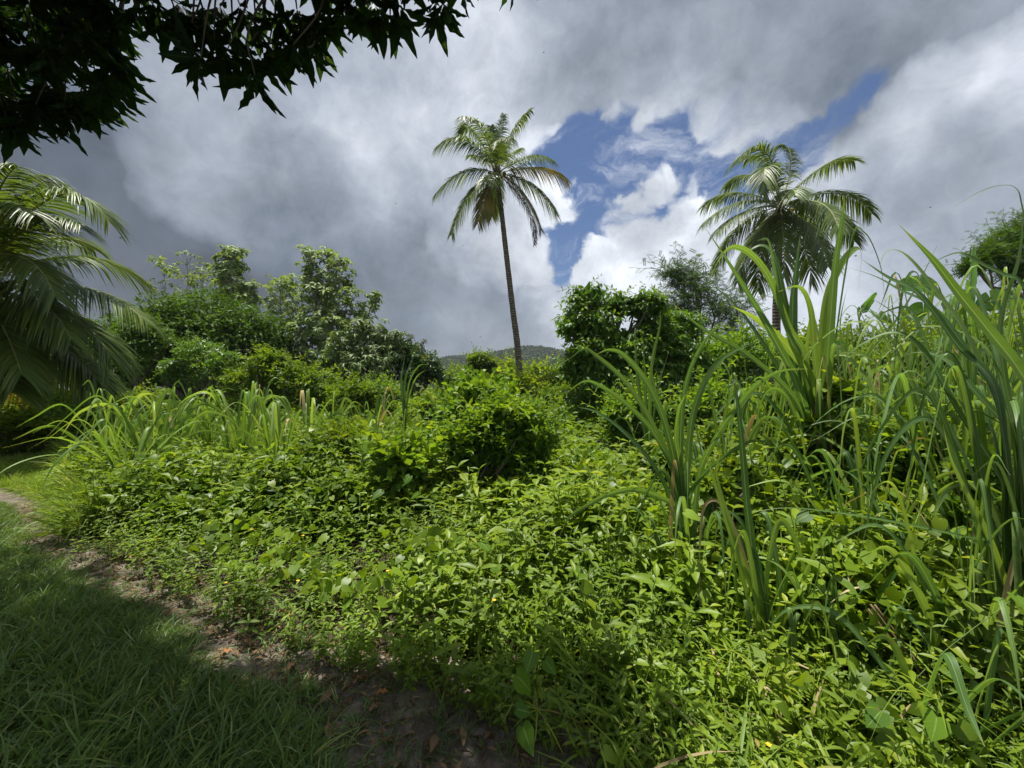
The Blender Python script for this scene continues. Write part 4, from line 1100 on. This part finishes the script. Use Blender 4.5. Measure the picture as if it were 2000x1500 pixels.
for i, (px, d, h, sp, n, w, lab) in enumerate([
        (215, 6.8, 1.35, .9, 16, .05, 'leftmost reed clump, leaves arching over beside the leafy herb'),
        (245, 5.6, 1.0, .9, 12, .045, 'reed clump with long low leaves trailing right, in front of the leftmost'),
        (300, 6.4, 1.35, .75, 14, .05, 'reed clump with broad pale upright leaves and a red leaf'),
        (345, 7.2, 1.4, .7, 13, .045, 'reed clump right of the broad pale one'),
        (415, 7.6, 1.3, .7, 14, .045, 'reed clump under the creeper covered tree'),
        (468, 7.0, 1.3, .8, 14, .045, 'reed clump with one leaf standing higher than its neighbours'),
        (545, 6.4, 1.25, .8, 14, .05, 'reed clump with stout green sheaths, in the middle of the reed row'),
        (600, 8.0, 1.25, .7, 12, .045, 'reed clump below the creeper covered mound'),
        (650, 8.6, 1.15, .7, 14, .045, 'feathery reed clump below the silver leaved tree'),
        (730, 9.0, 1.2, .8, 14, .045, 'pale reed clump left of the tall single reed'),
        (380, 9.2, 1.45, .7, 12, .045, 'reed clump standing back against the dense dark tree'),
        (500, 9.5, 1.45, .7, 12, .045, 'reed clump standing back against the creeper mound')]):
    clump(lab, d, px, 0, [], w * 1.75, int(n * 1.4), h * 1.3, sp * 1.5, 640 + i, 1, mat='reed', name='reed_clump', group='reeds along the left of the field')
clump('tall single reed with thin upright leaves, left of the pale fan', 8.5, 792, 0, [([(790, 790), (792, 740), (800, 715), (815, 678)], .09), ([(788, 790), (784, 740), (790, 700)], .08),
      ([(794, 790), (800, 745), (818, 715), (838, 712)], .06), ([(795, 790), (805, 755), (815, 735), (832, 722)], .06)], .05, 5, 1.3, .5, 660, 1, name='reed_clump', group='reeds along the left of the field')
clump('pale fan of stiff reed leaves left of the middle bushes', 8.5, 852, 0, [([(852, 800), (840, 775), (825, 760)], .07), ([(850, 800), (846, 775), (842, 758)], .07), ([(853, 800), (855, 775), (858, 757)], .07), ([(855, 800), (866, 778), (878, 768)], .07), ([(850, 800), (832, 780), (815, 778)], .07)],
      .05, 3, .9, .4, 661, 0, name='reed_clump', group='reeds along the left of the field', mat='sungrass')

# ------------------------------------------------------------------ undergrowth (nobody could count it)
def scatter(n, xr, yr, r_, fan=True):
    x = r_.uniform(*xr, n); y = r_.uniform(*yr, n)
    return x, y

def in_view(x, y, m=.35):
    return (np.abs(x) < 1.36 * y + m)

def track(x, y):
    """low mown strip running off to the far left"""
    u = x / np.maximum(y, .1)
    return (u < -1.10 + .05 * np.sin(y * 3)) & (y < 9)

def yaw(n, r_, tilt=.25):
    a = r_.uniform(0, 6.28, n); up = nrmz(np.stack([r_.normal(0, tilt, n), r_.normal(0, tilt, n), np.ones(n)], -1))
    f = np.stack([np.cos(a), np.sin(a), np.zeros(n)], -1)
    return frames(f, up) @ np.eye(3)

def herb_layer():
    r_ = np.random.default_rng(701)
    # whole plants near the camera
    mb = MB()
    n = 18500
    y = .55 + 6.5 * r_.uniform(0, 1, n) ** 1.35; x = r_.uniform(-1.4, 2.1, n) * (y + .3)
    s = side_of(x, y)
    ok = (s > .09 + .09 * wob(x * 4, y * 4, 1.2)) & ~track(x, y) & ~((np.abs(x) < .3) & (y < .9))
    x, y = x[ok], y[ok]
    h = canopy(x, y) * r_.uniform(.45, 1.2, len(x))
    R = yaw(len(x), r_, .22)
    sc = np.clip(h / .42, .45, 1.3) * r_.uniform(.75, 1.3, len(x)); sc = np.minimum(sc, np.maximum(.45, h / .4) * 1.25)
    z = np.maximum(0, h - .46 * sc)
    tone = np.clip(.45 + .25 * wob(x * 2, y * 2, 1.0) + r_.normal(0, .15, len(x)), 0, 1)
    pick = wob(x * 3.0 + 2, y * 3.0 + 5, 1.4) + r_.normal(0, .35, len(x))
    kinds = np.where(pick > .42, 2, np.where(pick < -.42, 1, 0))
    for j, (nm, mt) in enumerate((('undergrowth', 'weed'), ('dark_undergrowth', 'bush'), ('pale_undergrowth', 'lime'))):
        mb = MB()
        for k in range(10):
            q = (np.arange(len(x)) % 10 == k) & (kinds == j)
            mb.inst(WEEDS[k], np.stack([x, y, z], -1)[q], R[q], sc[q] * (1, .8, 1.12)[j], tone[q], .45)
        o = mb.build(nm, G[mt]); o['kind'] = 'stuff'
    # loose leaves filling in from 3 m on
    mb = MB()
    n = 215000
    y = 4.0 + 36 * r_.uniform(0, 1, n) ** 1.7; x = r_.uniform(-1.42, 1.9, n) * y
    ok = ~track(x, y) & (side_of(x, y) > .5) & ~((x / y < -.22) & (y > 4.6 + 2.0 * (x / y + .9)) & (y < 11) & (r_.random(len(x)) < .6))
    x, y = x[ok], y[ok]; n = len(x)
    h = canopy(x, y)
    z = h - np.abs(r_.normal(0, .16, n)) + .10 * np.sin(x * 7 + 2 * np.sin(y * 5)) * np.cos(y * 6.3)
    e = rdir(n, r_)
    nr = nrmz(UP * .8 + .75 * e); fw = nrmz(rdir(n, r_) * [1, 1, .35])
    mb.inst(T_SIMPLE, np.stack([x, y, z], -1), frames(fw, nr), (.075 + .0095 * y) * r_.uniform(.7, 1.35, n), np.clip(.5 + .3 * wob(x * 1.5, y * 1.5) + r_.normal(0, .2, n), 0, 1), .2)
    o = mb.build('ground_cover', G['bush']); o['kind'] = 'stuff'
    # heart leaved creepers over everything
    mb = MB()
    n = 16000
    y = .8 + 8 * r_.uniform(0, 1, n) ** 1.2; x = r_.uniform(-1.3, 1.4, n) * y
    cl = wob(x * 2.3 + 4, y * 2.3, 1.3)
    ok = (side_of(x, y) > .35) & ~track(x, y) & (cl + .3 * np.clip(x, 0, 1) + r_.normal(0, .2, n) > .25)
    x, y = x[ok], y[ok]; n = len(x)
    z = canopy(x, y) * r_.uniform(.75, 1.2, n) + .03
    nr = nrmz(UP * .55 + np.array([0, -.35, 0]) + .6 * rdir(n, r_)); fw = nrmz(rdir(n, r_) * [1, 1, .3] - [0, .2, .45])
    mb.inst(T_HEART, np.stack([x, y, z], -1), frames(fw, nr), r_.uniform(.045, .10, n), r_.uniform(0, 1, n), .2)
    o = mb.build('creeping_vines', G['lime']); o['kind'] = 'stuff'
herb_layer()

def grass_layer():
    r_ = np.random.default_rng(702)
    mb = MB()
    n = 26000
    y = .45 + 5.2 * r_.uniform(0, 1, n) ** 1.3; x = r_.uniform(-7.5, .9, n)
    s = side_of(x, y)
    ok = (s < -.09 + .12 * wob(x * 5, y * 5, 1.5)) & in_view(x, y, .8) & (x < -.62 - .55 * np.clip(y - 1.35, 0, .4) + r_.normal(0, .07, len(x)))
    x, y = x[ok], y[ok]; n = len(x)
    sc = r_.uniform(.6, 1.15, n) * np.clip(.5 - side_of(x, y) * 1.0, .5, 1.1)
    R = yaw(n, r_, .3)
    for k in range(8):
        q = np.arange(n) % 8 == k
        mb.inst(TUFTS[k], np.stack([x, y, np.zeros(n)], -1)[q], R[q], sc[q], r_.uniform(0, 1, q.sum()), .5)
    # stray tufts on the path and its edge
    n = 1500; t = r_.uniform(0, 1, n); x = -6 + 8 * t; y = np.interp(x, PATHX, PATHY) + r_.normal(0, .3, n)
    mb.inst(TUFTS[1], np.stack([x, y, np.zeros(n)], -1), yaw(n, r_, .4), r_.uniform(.15, .55, n), r_.uniform(0, 1, n), .5)
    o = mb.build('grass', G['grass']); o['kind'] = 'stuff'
    mb = MB()
    n = 15000
    y = 4.0 + 6 * r_.uniform(0, 1, n); x = -y * r_.uniform(1.02, 1.55, n)
    ok = (track(x, y)) & (side_of(x, y) > .25)
    x, y = x[ok], y[ok]; n = len(x)
    for k in range(8):
        q = np.arange(n) % 8 == k
        mb.inst(TUFTS[k], np.stack([x, y, np.zeros(n)], -1)[q], yaw(q.sum(), r_, .3), r_.uniform(.6, 1.3, q.sum()), r_.uniform(0, 1, q.sum()), .5)
    # coarse grass through the reed row and the undergrowth
    n = 8500
    y = 4.0 + 7 * r_.uniform(0, 1, n); x = y * r_.uniform(-1.15, -.18, n); q = (y > 4.4 + 2.0 * (x / y + .9)) ; x = x[q]; y = y[q]
    x2 = r_.uniform(-.15, 1.25, 900) * 1.0; y2 = r_.uniform(1.3, 6.5, 900); x2 = x2 * y2; q = (y2 > 2.0) | (x2 > .35); x2 = x2[q]; y2 = y2[q]
    x = np.concatenate([x, x2]); y = np.concatenate([y, y2]); n = len(x)
    z = np.maximum(0, canopy(x, y) - .35)
    for k in range(5):
        q = np.arange(n) % 5 == k
        mb.inst(BIGTUFT[k], np.stack([x, y, z], -1)[q], yaw(q.sum(), r_, .25), r_.uniform(.6, 1.25, q.sum()), r_.uniform(0, 1, q.sum()), .5)
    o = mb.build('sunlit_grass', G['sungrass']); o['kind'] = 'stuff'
grass_layer()

def litter_layer():
    r_ = np.random.default_rng(703)
    mb = MB(); n = 5200
    x = r_.uniform(-6.5, 1.2, n); y = np.interp(x, PATHX, PATHY) + r_.normal(.04, .28, n)
    nr = nrmz(UP + .45 * rdir(n, r_)); fw = rdir(n, r_) * [1, 1, .1]
    mb.inst(T_LANCE, np.stack([x, y, r_.uniform(.012, .04, n)], -1), frames(fw, nr), r_.uniform(.015, .065, n), r_.uniform(0, .9, n) , 0)
    o = mb.build('leaf_litter', G['litter']); o['kind'] = 'stuff'
    # dead cane leaves in the tangle on the right
    mb = MB(); n = 70
    x = r_.uniform(.3, 1.1, n); y = r_.uniform(1.3, 3.2, n); x = x * y
    b = np.stack([x, y, canopy(x, y) * r_.uniform(.4, 1.0, n)], -1); d = rdir(n, r_) * [1, 1, .4]
    strips(mb, b, nrmz(d), r_.uniform(.2, .5, n), .3, .014, nrmz(np.cross(d, UP)), 4, r_.uniform(0, 1, n))
    o = mb.build('dead_leaves', G['dry']); o['kind'] = 'stuff'
litter_layer()

# ------------------------------------------------------------------ small single things
r_ = np.random.default_rng(800)
for i, (px, py) in enumerate([(375, 1070), (265, 1090), (365, 1160), (320, 1300 - 110), (400, 1232), (430, 1180), (540, 1195), (455, 1270), (600, 1330), (480, 1245), (655, 1345), (760, 1352), (720, 1390), (560, 1310), (690, 1335), (840, 1470), (900, 1420), (640, 1410)]):
    z = .05; d = (CAMZ - z) / ((py - 750) / F); p = P(px, py, d)
    mb = MB(); Tm = lance(.42, 6, .3, .3, .5, wave=.5)
    mb.inst(Tm, p[None], frames(rdir(1, r_) * [1, 1, .15], nrmz(UP + .5 * rdir(1, r_))), np.array([r_.uniform(.07, .12)]), np.array([r_.uniform(.6, 1)]))
    o = mb.build('fallen_leaf', G['litter'], origin=p)
    tag(o, 'curled orange brown dead leaf lying along the dirt path', 'fallen leaf', 'orange dead leaves along the path')
for i, (px, py) in enumerate([(492, 1034), (311, 1052), (358, 1116), (441, 1138), (582, 1134), (592, 1046), (757, 1115), (1502, 1455), (965, 1172), (1355, 860), (1075, 868)]):
    d = 1.0
    for _ in range(30):
        x = (px - 1000) / F * d; hz = float(canopy(np.array([x]), np.array([d]))[0]) + .05; d = .5 * d + .5 * (CAMZ - hz) / ((py - 750) / F)
    p = P(px, py, d)
    root = empty('yellow_flower', p, 'tiny yellow daisy flower standing just above the green undergrowth', 'flower', 'yellow flowers in the undergrowth')
    mb = MB(); Tp = simple_leaf(.45, .1); k = 9
    a = np.arange(k) * 2 * math.pi / k; f = np.stack([np.cos(a), np.sin(a) * .9, .25 + 0 * a], -1)
    mb.inst(Tp, np.repeat(p[None], k, 0), frames(f, np.repeat(nrmz(UP - [0, .6, 0])[None], k, 0)), np.full(k, .013), np.full(k, .5))
    mb.build('petals', G['petal'], root)
    sb = MB(); tube(sb, [p - [0, 0, .22], p - [.01, 0, .1], p], .0016, 4); sb.build('stem', G['stem'], root)

def sedge(label, px, py, d, n, L, seed):
    r_ = np.random.default_rng(seed); top = P(px, py, d)
    base = np.array([top[0], top[1] + .05, 0])
    root = empty('umbrella_sedge', base, label, 'sedge', 'umbrella sedges in the undergrowth')
    sb = MB(); tube(sb, catmull([base, base * .5 + top * .5 + [.02, 0, 0], top], 4), .0028, 4); sb.build('stem', G['stem'], root)
    a = np.arange(n) * 2 * math.pi / n + r_.uniform(-.2, .2, n); d_ = nrmz(np.stack([np.cos(a), np.sin(a), r_.uniform(-.1, .45, n)], -1))
    mb = MB(); strips(mb, np.repeat(top[None], n, 0), d_, L * r_.uniform(.7, 1.15, n), .35, .007, nrmz(np.cross(d_, UP)), 5, r_.uniform(.4, 1, n)); mb.build('leaf_rays', G['weed'], root)
for i, a in enumerate([('umbrella sedge with long drooping rays, beside the big heart leaf at bottom centre', 1050, 1385, 1.65, 8, .2), ('umbrella sedge standing at the dark edge of the weeds above the path', 455, 1110, 3.0, 9, .2),
                       ('small umbrella sedge in the weeds below the big round bush', 1048, 1160, 2.6, 8, .15), ('umbrella sedge left of the hooked cane leaf', 1235, 1250, 2.1, 9, .17),
                       ('umbrella sedge in the grass under the hooked cane leaf', 1430, 1270, 1.8, 9, .17), ('pale umbrella sedge in the bottom right corner', 1830, 1365, 1.5, 9, .22),
                       ('umbrella sedge at the shaded weed edge, right of the first one above the path', 520, 1140, 2.9, 8, .17)]): sedge(*a, 810 + i)

def big_leaf_vine(label, pts, seed, size):
    r_ = np.random.default_rng(seed)
    p0 = P(*pts[0]); base = np.array([p0[0], p0[1] + .15, 0])
    root = empty('heart_leaf_plant', base, label, 'heart leaf plant', 'large heart leaved plants')
    sb = MB()
    for (px, py, d) in pts:
        p = P(px, py, d)
        tube(sb, catmull([base, base * .5 + p * .5 + [0, 0, .06], p], 4), .002, 4)
        mb = MB(); mb.inst(T_HEART, p[None], frames(nrmz([[r_.uniform(-1, 1), r_.uniform(-1, .3), -.3]]), nrmz([[r_.uniform(-.5, .5), -.45, .8]])), np.array([size * r_.uniform(.55, .9)]), np.array([r_.uniform(0, .8)]))
        mb.build('leaf', G['vine'], root)
    sb.build('stem', G['stem'], root)
for i, a in enumerate([('large heart shaped leaf pair low in the weeds at bottom centre', [(1040, 1275, 1.75), (1010, 1320, 1.7), (1065, 1290, 1.8)], .13), ('heart leaves at the lower path corner', [(1022, 1420, 1.55), (1180, 1465, 1.5), (1010, 1385, 1.6)], .11),
                       ('heart leaves standing over the weeds below the big round bush', [(940, 1060, 2.7), (960, 1110, 2.6), (900, 1145, 2.5), (995, 1140, 2.5)], .13), ('heart leaves on the hump left of the big round bush', [(780, 945, 4.0), (800, 930, 4.0), (745, 960, 3.9), (815, 965, 3.9)], .14),
                       ('heart leaves on the dark weed edge above the path', [(550, 970, 3.9), (570, 985, 3.8), (595, 1000, 3.8), (410, 1030, 3.6)], .13), ('pale heart leaves between the near cane and the tallest cane', [(1640, 950, 2.3), (1510, 890, 2.4), (1580, 1005, 2.1), (1340, 1000, 2.3)], .12),
                       ('broad heart leaves in the bottom right tangle', [(1720, 1390, 1.5), (1880, 1300, 1.6), (1830, 1400, 1.45), (1660, 1290, 1.8), (1985, 1165, 1.6)], .12)]): big_leaf_vine(a[0], a[1], 830 + i, a[2])

for i, (pts, lab) in enumerate([([(1700, 1180, 1.9), (1760, 1260, 1.8), (1805, 1330, 1.7)], 'bundle of brown dead stems in the tangle at lower right'),
                                ([(1690, 1020, 2.5), (1665, 1055, 2.4), (1650, 1090, 2.4)], 'short reddish dead stick among the cane stalks'),
                                ([(500, 1260, 2.3), (470, 1240, 2.4), (430, 1250, 2.45)], 'thin brown twig lying across the path')]):
    mb = MB(); c = catmull([P(*p) for p in pts], 6)
    for k in range(3 if i == 0 else 1): tube(mb, c + rng.normal(0, .01, 3) * k, np.linspace(.005, .002, len(c)), 5)
    tag(mb.build('dead_twig', G['litter'], origin=c[0]), lab, 'twig')

for i, (px, py, d, s) in enumerate([(236, 465, 7, .03), (773, 398, 9, .02), (1062, 103, 8, .02), (905, 480, 10, .018), (938, 658, 10, .022), (992, 238, 10, .018), (1817, 405, 7, .022), (1671, 500, 6, .025), (280, 162, 8, .014)]):
    p = P(px, py, d); mb = MB()
    tube(mb, p + np.array([(-1, 0, 0), (-.3, 0, .1), (.4, 0, .12), (1, 0, 0)]) * s * .8, np.array([.1, .3, .28, .08]) * s, 6)
    mb.inst(simple_leaf(.4, .1), np.repeat(p[None], 4, 0), frames(nrmz([[.2, .8, .7], [.2, -.8, .7], [-.4, .9, .5], [-.4, -.9, .5]]), np.repeat(UP[None], 4, 0)), np.full(4, s * 1.1), np.full(4, .5))
    tag(mb.build('flying_insect', G['insect'], origin=p), 'tiny dark flying insect, a speck against the clouds', 'insect', 'insects in the air')

# ------------------------------------------------------------------ mango tree over the camera
def inpoly(x, y, poly):
    c = np.zeros(np.shape(x), bool); n = len(poly)
    for i in range(n):
        x1, y1 = poly[i]; x2, y2 = poly[(i + 1) % n]
        if y1 == y2: continue
        c ^= ((y1 > y) != (y2 > y)) & (x < (x2 - x1) * (y - y1) / (y2 - y1) + x1)
    return c

def mango():
    r_ = np.random.default_rng(900)
    base = np.array([-6.2, -.6, 0])
    root = empty('mango_tree', base, 'big shady mango tree whose dark drooping leaves hang over the grass and path', 'tree')
    tb = MB()
    tube(tb, catmull([base - [0, 0, .1], base + [.1, 0, 1.2], base + [.3, .1, 2.6]], 6), np.linspace(.42, .3, 13), 12)
    tb.build('trunk', G['bark'], root)
    fork = base + [.3, .1, 2.5]
    W = [whorl(T_MANGO, 9, (.35, 1.3), .02, r_, (.75, 1.2)) for _ in range(6)]
    ldir = np.array([0, 0, -1.0])
    pos, dr, sz = [], [], []
    # high crown
    n = 10000
    d = rdir(n, r_); rad = r_.uniform(.35, 1, n) ** .4
    C = np.array([-4.2, 1.8, 6.6])
    p = C + d * rad[:, None] * [6.2, 7.0, 3.9]
    p = p[p[:, 2] > 3.0]
    px = 1000 + p[:, 0] / np.maximum(p[:, 1], .05) * F; py = 750 - (p[:, 2] - .25 - CAMZ) / np.maximum(p[:, 1], .05) * F
    vis = (p[:, 1] > .1) & (py > -25) & (px > -60) & (px < 2060)
    L1 = [(-80, -50), (205, -50), (238, 60), (242, 140), (215, 190), (160, 205), (115, 235), (60, 230), (-80, 245)]
    okL = inpoly(px, py, L1) & (p[:, 1] > 2.2) & (p[:, 1] < 3.8) & (r_.random(len(p)) < .55)
    # crown shaped for its shade: whorls shading past this ground edge are dropped
    sx = p[:, 0] - SUN[0] / SUN[2] * p[:, 2]; sy = p[:, 1] - SUN[1] / SUN[2] * p[:, 2]
    edge = np.interp(sx, [-12, -6, -5, -4, -3, -1.6, -.9, -.5, .1], [4.0, 3.9, 3.9, 3.5, 2.9, 2.3, 2.0, 1.6, .4])
    keep = (sy < edge + r_.normal(0, .12, len(p))) & (sx < .1) & (np.linalg.norm(p - [0, 0, CAMZ], axis=1) > 1.6)
    near = (~vis) | okL
    p = p[keep & near]
    q = r_.random(len(p)) < 1; p = p[q]
    out = nrmz(p - C)
    pos.append(p); dr.append(nrmz(out * .3 + [0, 0, -.8] + .25 * rdir(len(p), r_))); sz.append(r_.uniform(.17, .24, len(p)))
    # unseen leafy tier, added above the hanging shoots to shade them
    m_ = 430
    p = np.stack([r_.uniform(-4.6, .1, m_), r_.uniform(.7, 2.5, m_), r_.uniform(4.0, 5.6, m_)], -1)
    p = p[(p[:, 2] > CAMZ + p[:, 1] * .98 + .38)]
    sx = p[:, 0] - SUN[0] / SUN[2] * p[:, 2]; p = p[sx < .1]
    pos.append(p); dr.append(nrmz(np.array([.15, 0, -.9]) + .25 * rdir(len(p), r_))); sz.append(r_.uniform(.17, .23, len(p)))
    # leaf mass at the top left of the view
    n = 130
    x = r_.uniform(-60, 250, n); y = r_.uniform(-40, 258, n)
    ok = inpoly(x, y, L1); x, y = x[ok], y[ok]
    dd = r_.uniform(2.3, 3.6, len(x))
    p = np.array([P(a, b - 2, c) for a, b, c in zip(x, y, dd)])
    pos.append(p); dr.append(nrmz(np.array([.3, 0, -.9]) + .2 * rdir(len(p), r_))); sz.append(r_.uniform(.16, .22, len(p)))
    rim = [(222, 40, 2.6), (228, 80, 2.6), (230, 110, 2.6), (215, 150, 2.7), (200, 165, 2.8), (175, 190, 2.7), (150, 200, 2.7), (128, 205, 2.6), (100, 190, 2.8), (70, 190, 2.5), (40, 215, 2.5), (15, 225, 2.5), (0, 200, 2.6), (205, -10, 2.5), (190, 160, 2.9)]
    # single hanging shoots along the top
    hang = [(262, -5, 2.4), (300, -12, 2.4), (318, 15, 2.5), (345, 8, 2.3), (372, 30, 2.4), (392, 96, 2.2), (372, 75, 2.4), (418, 60, 2.4), (440, 88, 2.3), (405, 25, 2.5), (455, 45, 2.5), (470, 90, 2.4), (498, 130, 2.3), (508, 95, 2.5),
            (525, 70, 2.4), (500, 30, 2.6), (545, 60, 2.5), (548, 15, 2.4), (572, 70, 2.3), (600, 75, 2.4), (590, 35, 2.5), (618, 50, 2.6), (620, 8, 2.5), (643, 15, 2.6), (662, -5, 2.6), (430, -5, 2.6), (470, -5, 2.5),
            (690, -12, 2.5), (708, 0, 2.4), (745, 8, 2.4), (762, 12, 2.5), (728, -10, 2.6), (780, -5, 2.4), (850, -8, 2.4), (868, -12, 2.4), (520, 0, 2.7), (580, 0, 2.6), (395, -5, 2.6), (350, -10, 2.7)]
    hp = np.array([P(a[0], a[1] + (14 if k < len(rim) else 18), a[2]) for k, a in enumerate(rim + hang)])
    pos.append(hp)
    hd = np.tile(np.array([.12, 0, -.95]), (len(hp), 1)); hd[len(rim) + 5] = (-.6, 0, -.2)
    dr.append(nrmz(hd + .16 * rdir(len(hp), r_))); sz.append(r_.uniform(.17, .235, len(hp)))
    # boughs: out over the view, with twigs to the hanging shoots
    def bough(pts, r0, r1):
        b = MB(); c = catmull(pts, 8); tube(b, c, np.linspace(r0, r1, len(c)), 8); b.build('branch', G['bark'], root); return c
    b1 = bough([fork, (-4.6, .8, 4.2), (-3.2, 1.8, 4.35), (-1.9, 2.35, 4.35), (-.95, 2.4, 4.2), (-.45, 2.4, 4.1)], .16, .012)
    b2 = bough([fork, (-5.2, .9, 3.6), (-4.3, 1.9, 4.1), (-3.5, 2.5, 4.45), (-2.7, 2.7, 4.5)], .15, .015)
    b3 = bough([fork, (-5.8, .5, 5.0), (-4.8, 2.0, 7.0), (-3.5, 4.0, 9.0)], .2, .03)
    b4 = bough([fork, (-7.2, .2, 5.0), (-8.2, 1.4, 7.0)], .18, .03)
    b5 = bough([fork, (-5.4, -1.4, 4.8), (-4.2, -2.6, 7.0)], .18, .03)
    al = np.concatenate([b1[12:], b2[12:]]); p = al[r_.integers(0, len(al), 420)] + r_.normal(0, .2, (420, 3)) + [0, 0, .1]
    p = p[p[:, 2] > CAMZ + p[:, 1] * 1.0 + .12]
    pos.append(p); dr.append(nrmz(np.array([.1, 0, -.8]) + .4 * rdir(len(p), r_))); sz.append(r_.uniform(.15, .22, len(p)))
    mb = MB()
    for i, (a, b, c) in enumerate(zip(pos, dr, sz)):
        R = frames(b, rdir(len(a), r_))
        for k in range(6):
            q = np.arange(len(a)) % 6 == k
            mb.inst(W[k], a[q], R[q], c[q], r_.uniform(0, .85, q.sum()), .3)
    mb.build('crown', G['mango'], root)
    for p in hp:
        al = np.concatenate([b1, b2]); al = al[al[:, 2] > p[2] + .08] if (al[:, 2] > p[2] + .08).any() else al
        j = al[np.argmin(np.linalg.norm(al - p, axis=1))]
        tw = MB(); tube(tw, catmull([j, j * .4 + p * .6 + r_.normal(0, .05, 3) + [0, 0, .06], p], 4), np.linspace(.011, .004, 9), 4); tw.build('twig', G['bark'], root)
mango()

# ------------------------------------------------------------------ the air: far things fade a little
def build_haze():
    lo, hi = np.array([-1400., -60., -1.]), np.array([1400., 1200., 70.])
    V = np.array([(x, y, z) for x in (lo[0], hi[0]) for y in (lo[1], hi[1]) for z in (lo[2], hi[2])])
    mb = MB(); mb.add(V, [np.array([(0, 1, 3, 2), (4, 6, 7, 5), (0, 4, 5, 1), (2, 3, 7, 6), (0, 2, 6, 4), (1, 5, 7, 3)])])
    m = bpy.data.materials.new('haze'); m.use_nodes = True; nt = m.node_tree; nt.nodes.clear()
    o = nt.nodes.new('ShaderNodeOutputMaterial'); v = nt.nodes.new('ShaderNodeVolumePrincipled')
    v.inputs['Color'].default_value = (.85, .9, .97, 1); v.inputs['Density'].default_value = .0003; v.inputs['Anisotropy'].default_value = .2
    nt.links.new(v.outputs[0], o.inputs['Volume'])
    ob = mb.build('haze', m); ob['kind'] = 'stuff'
build_haze()
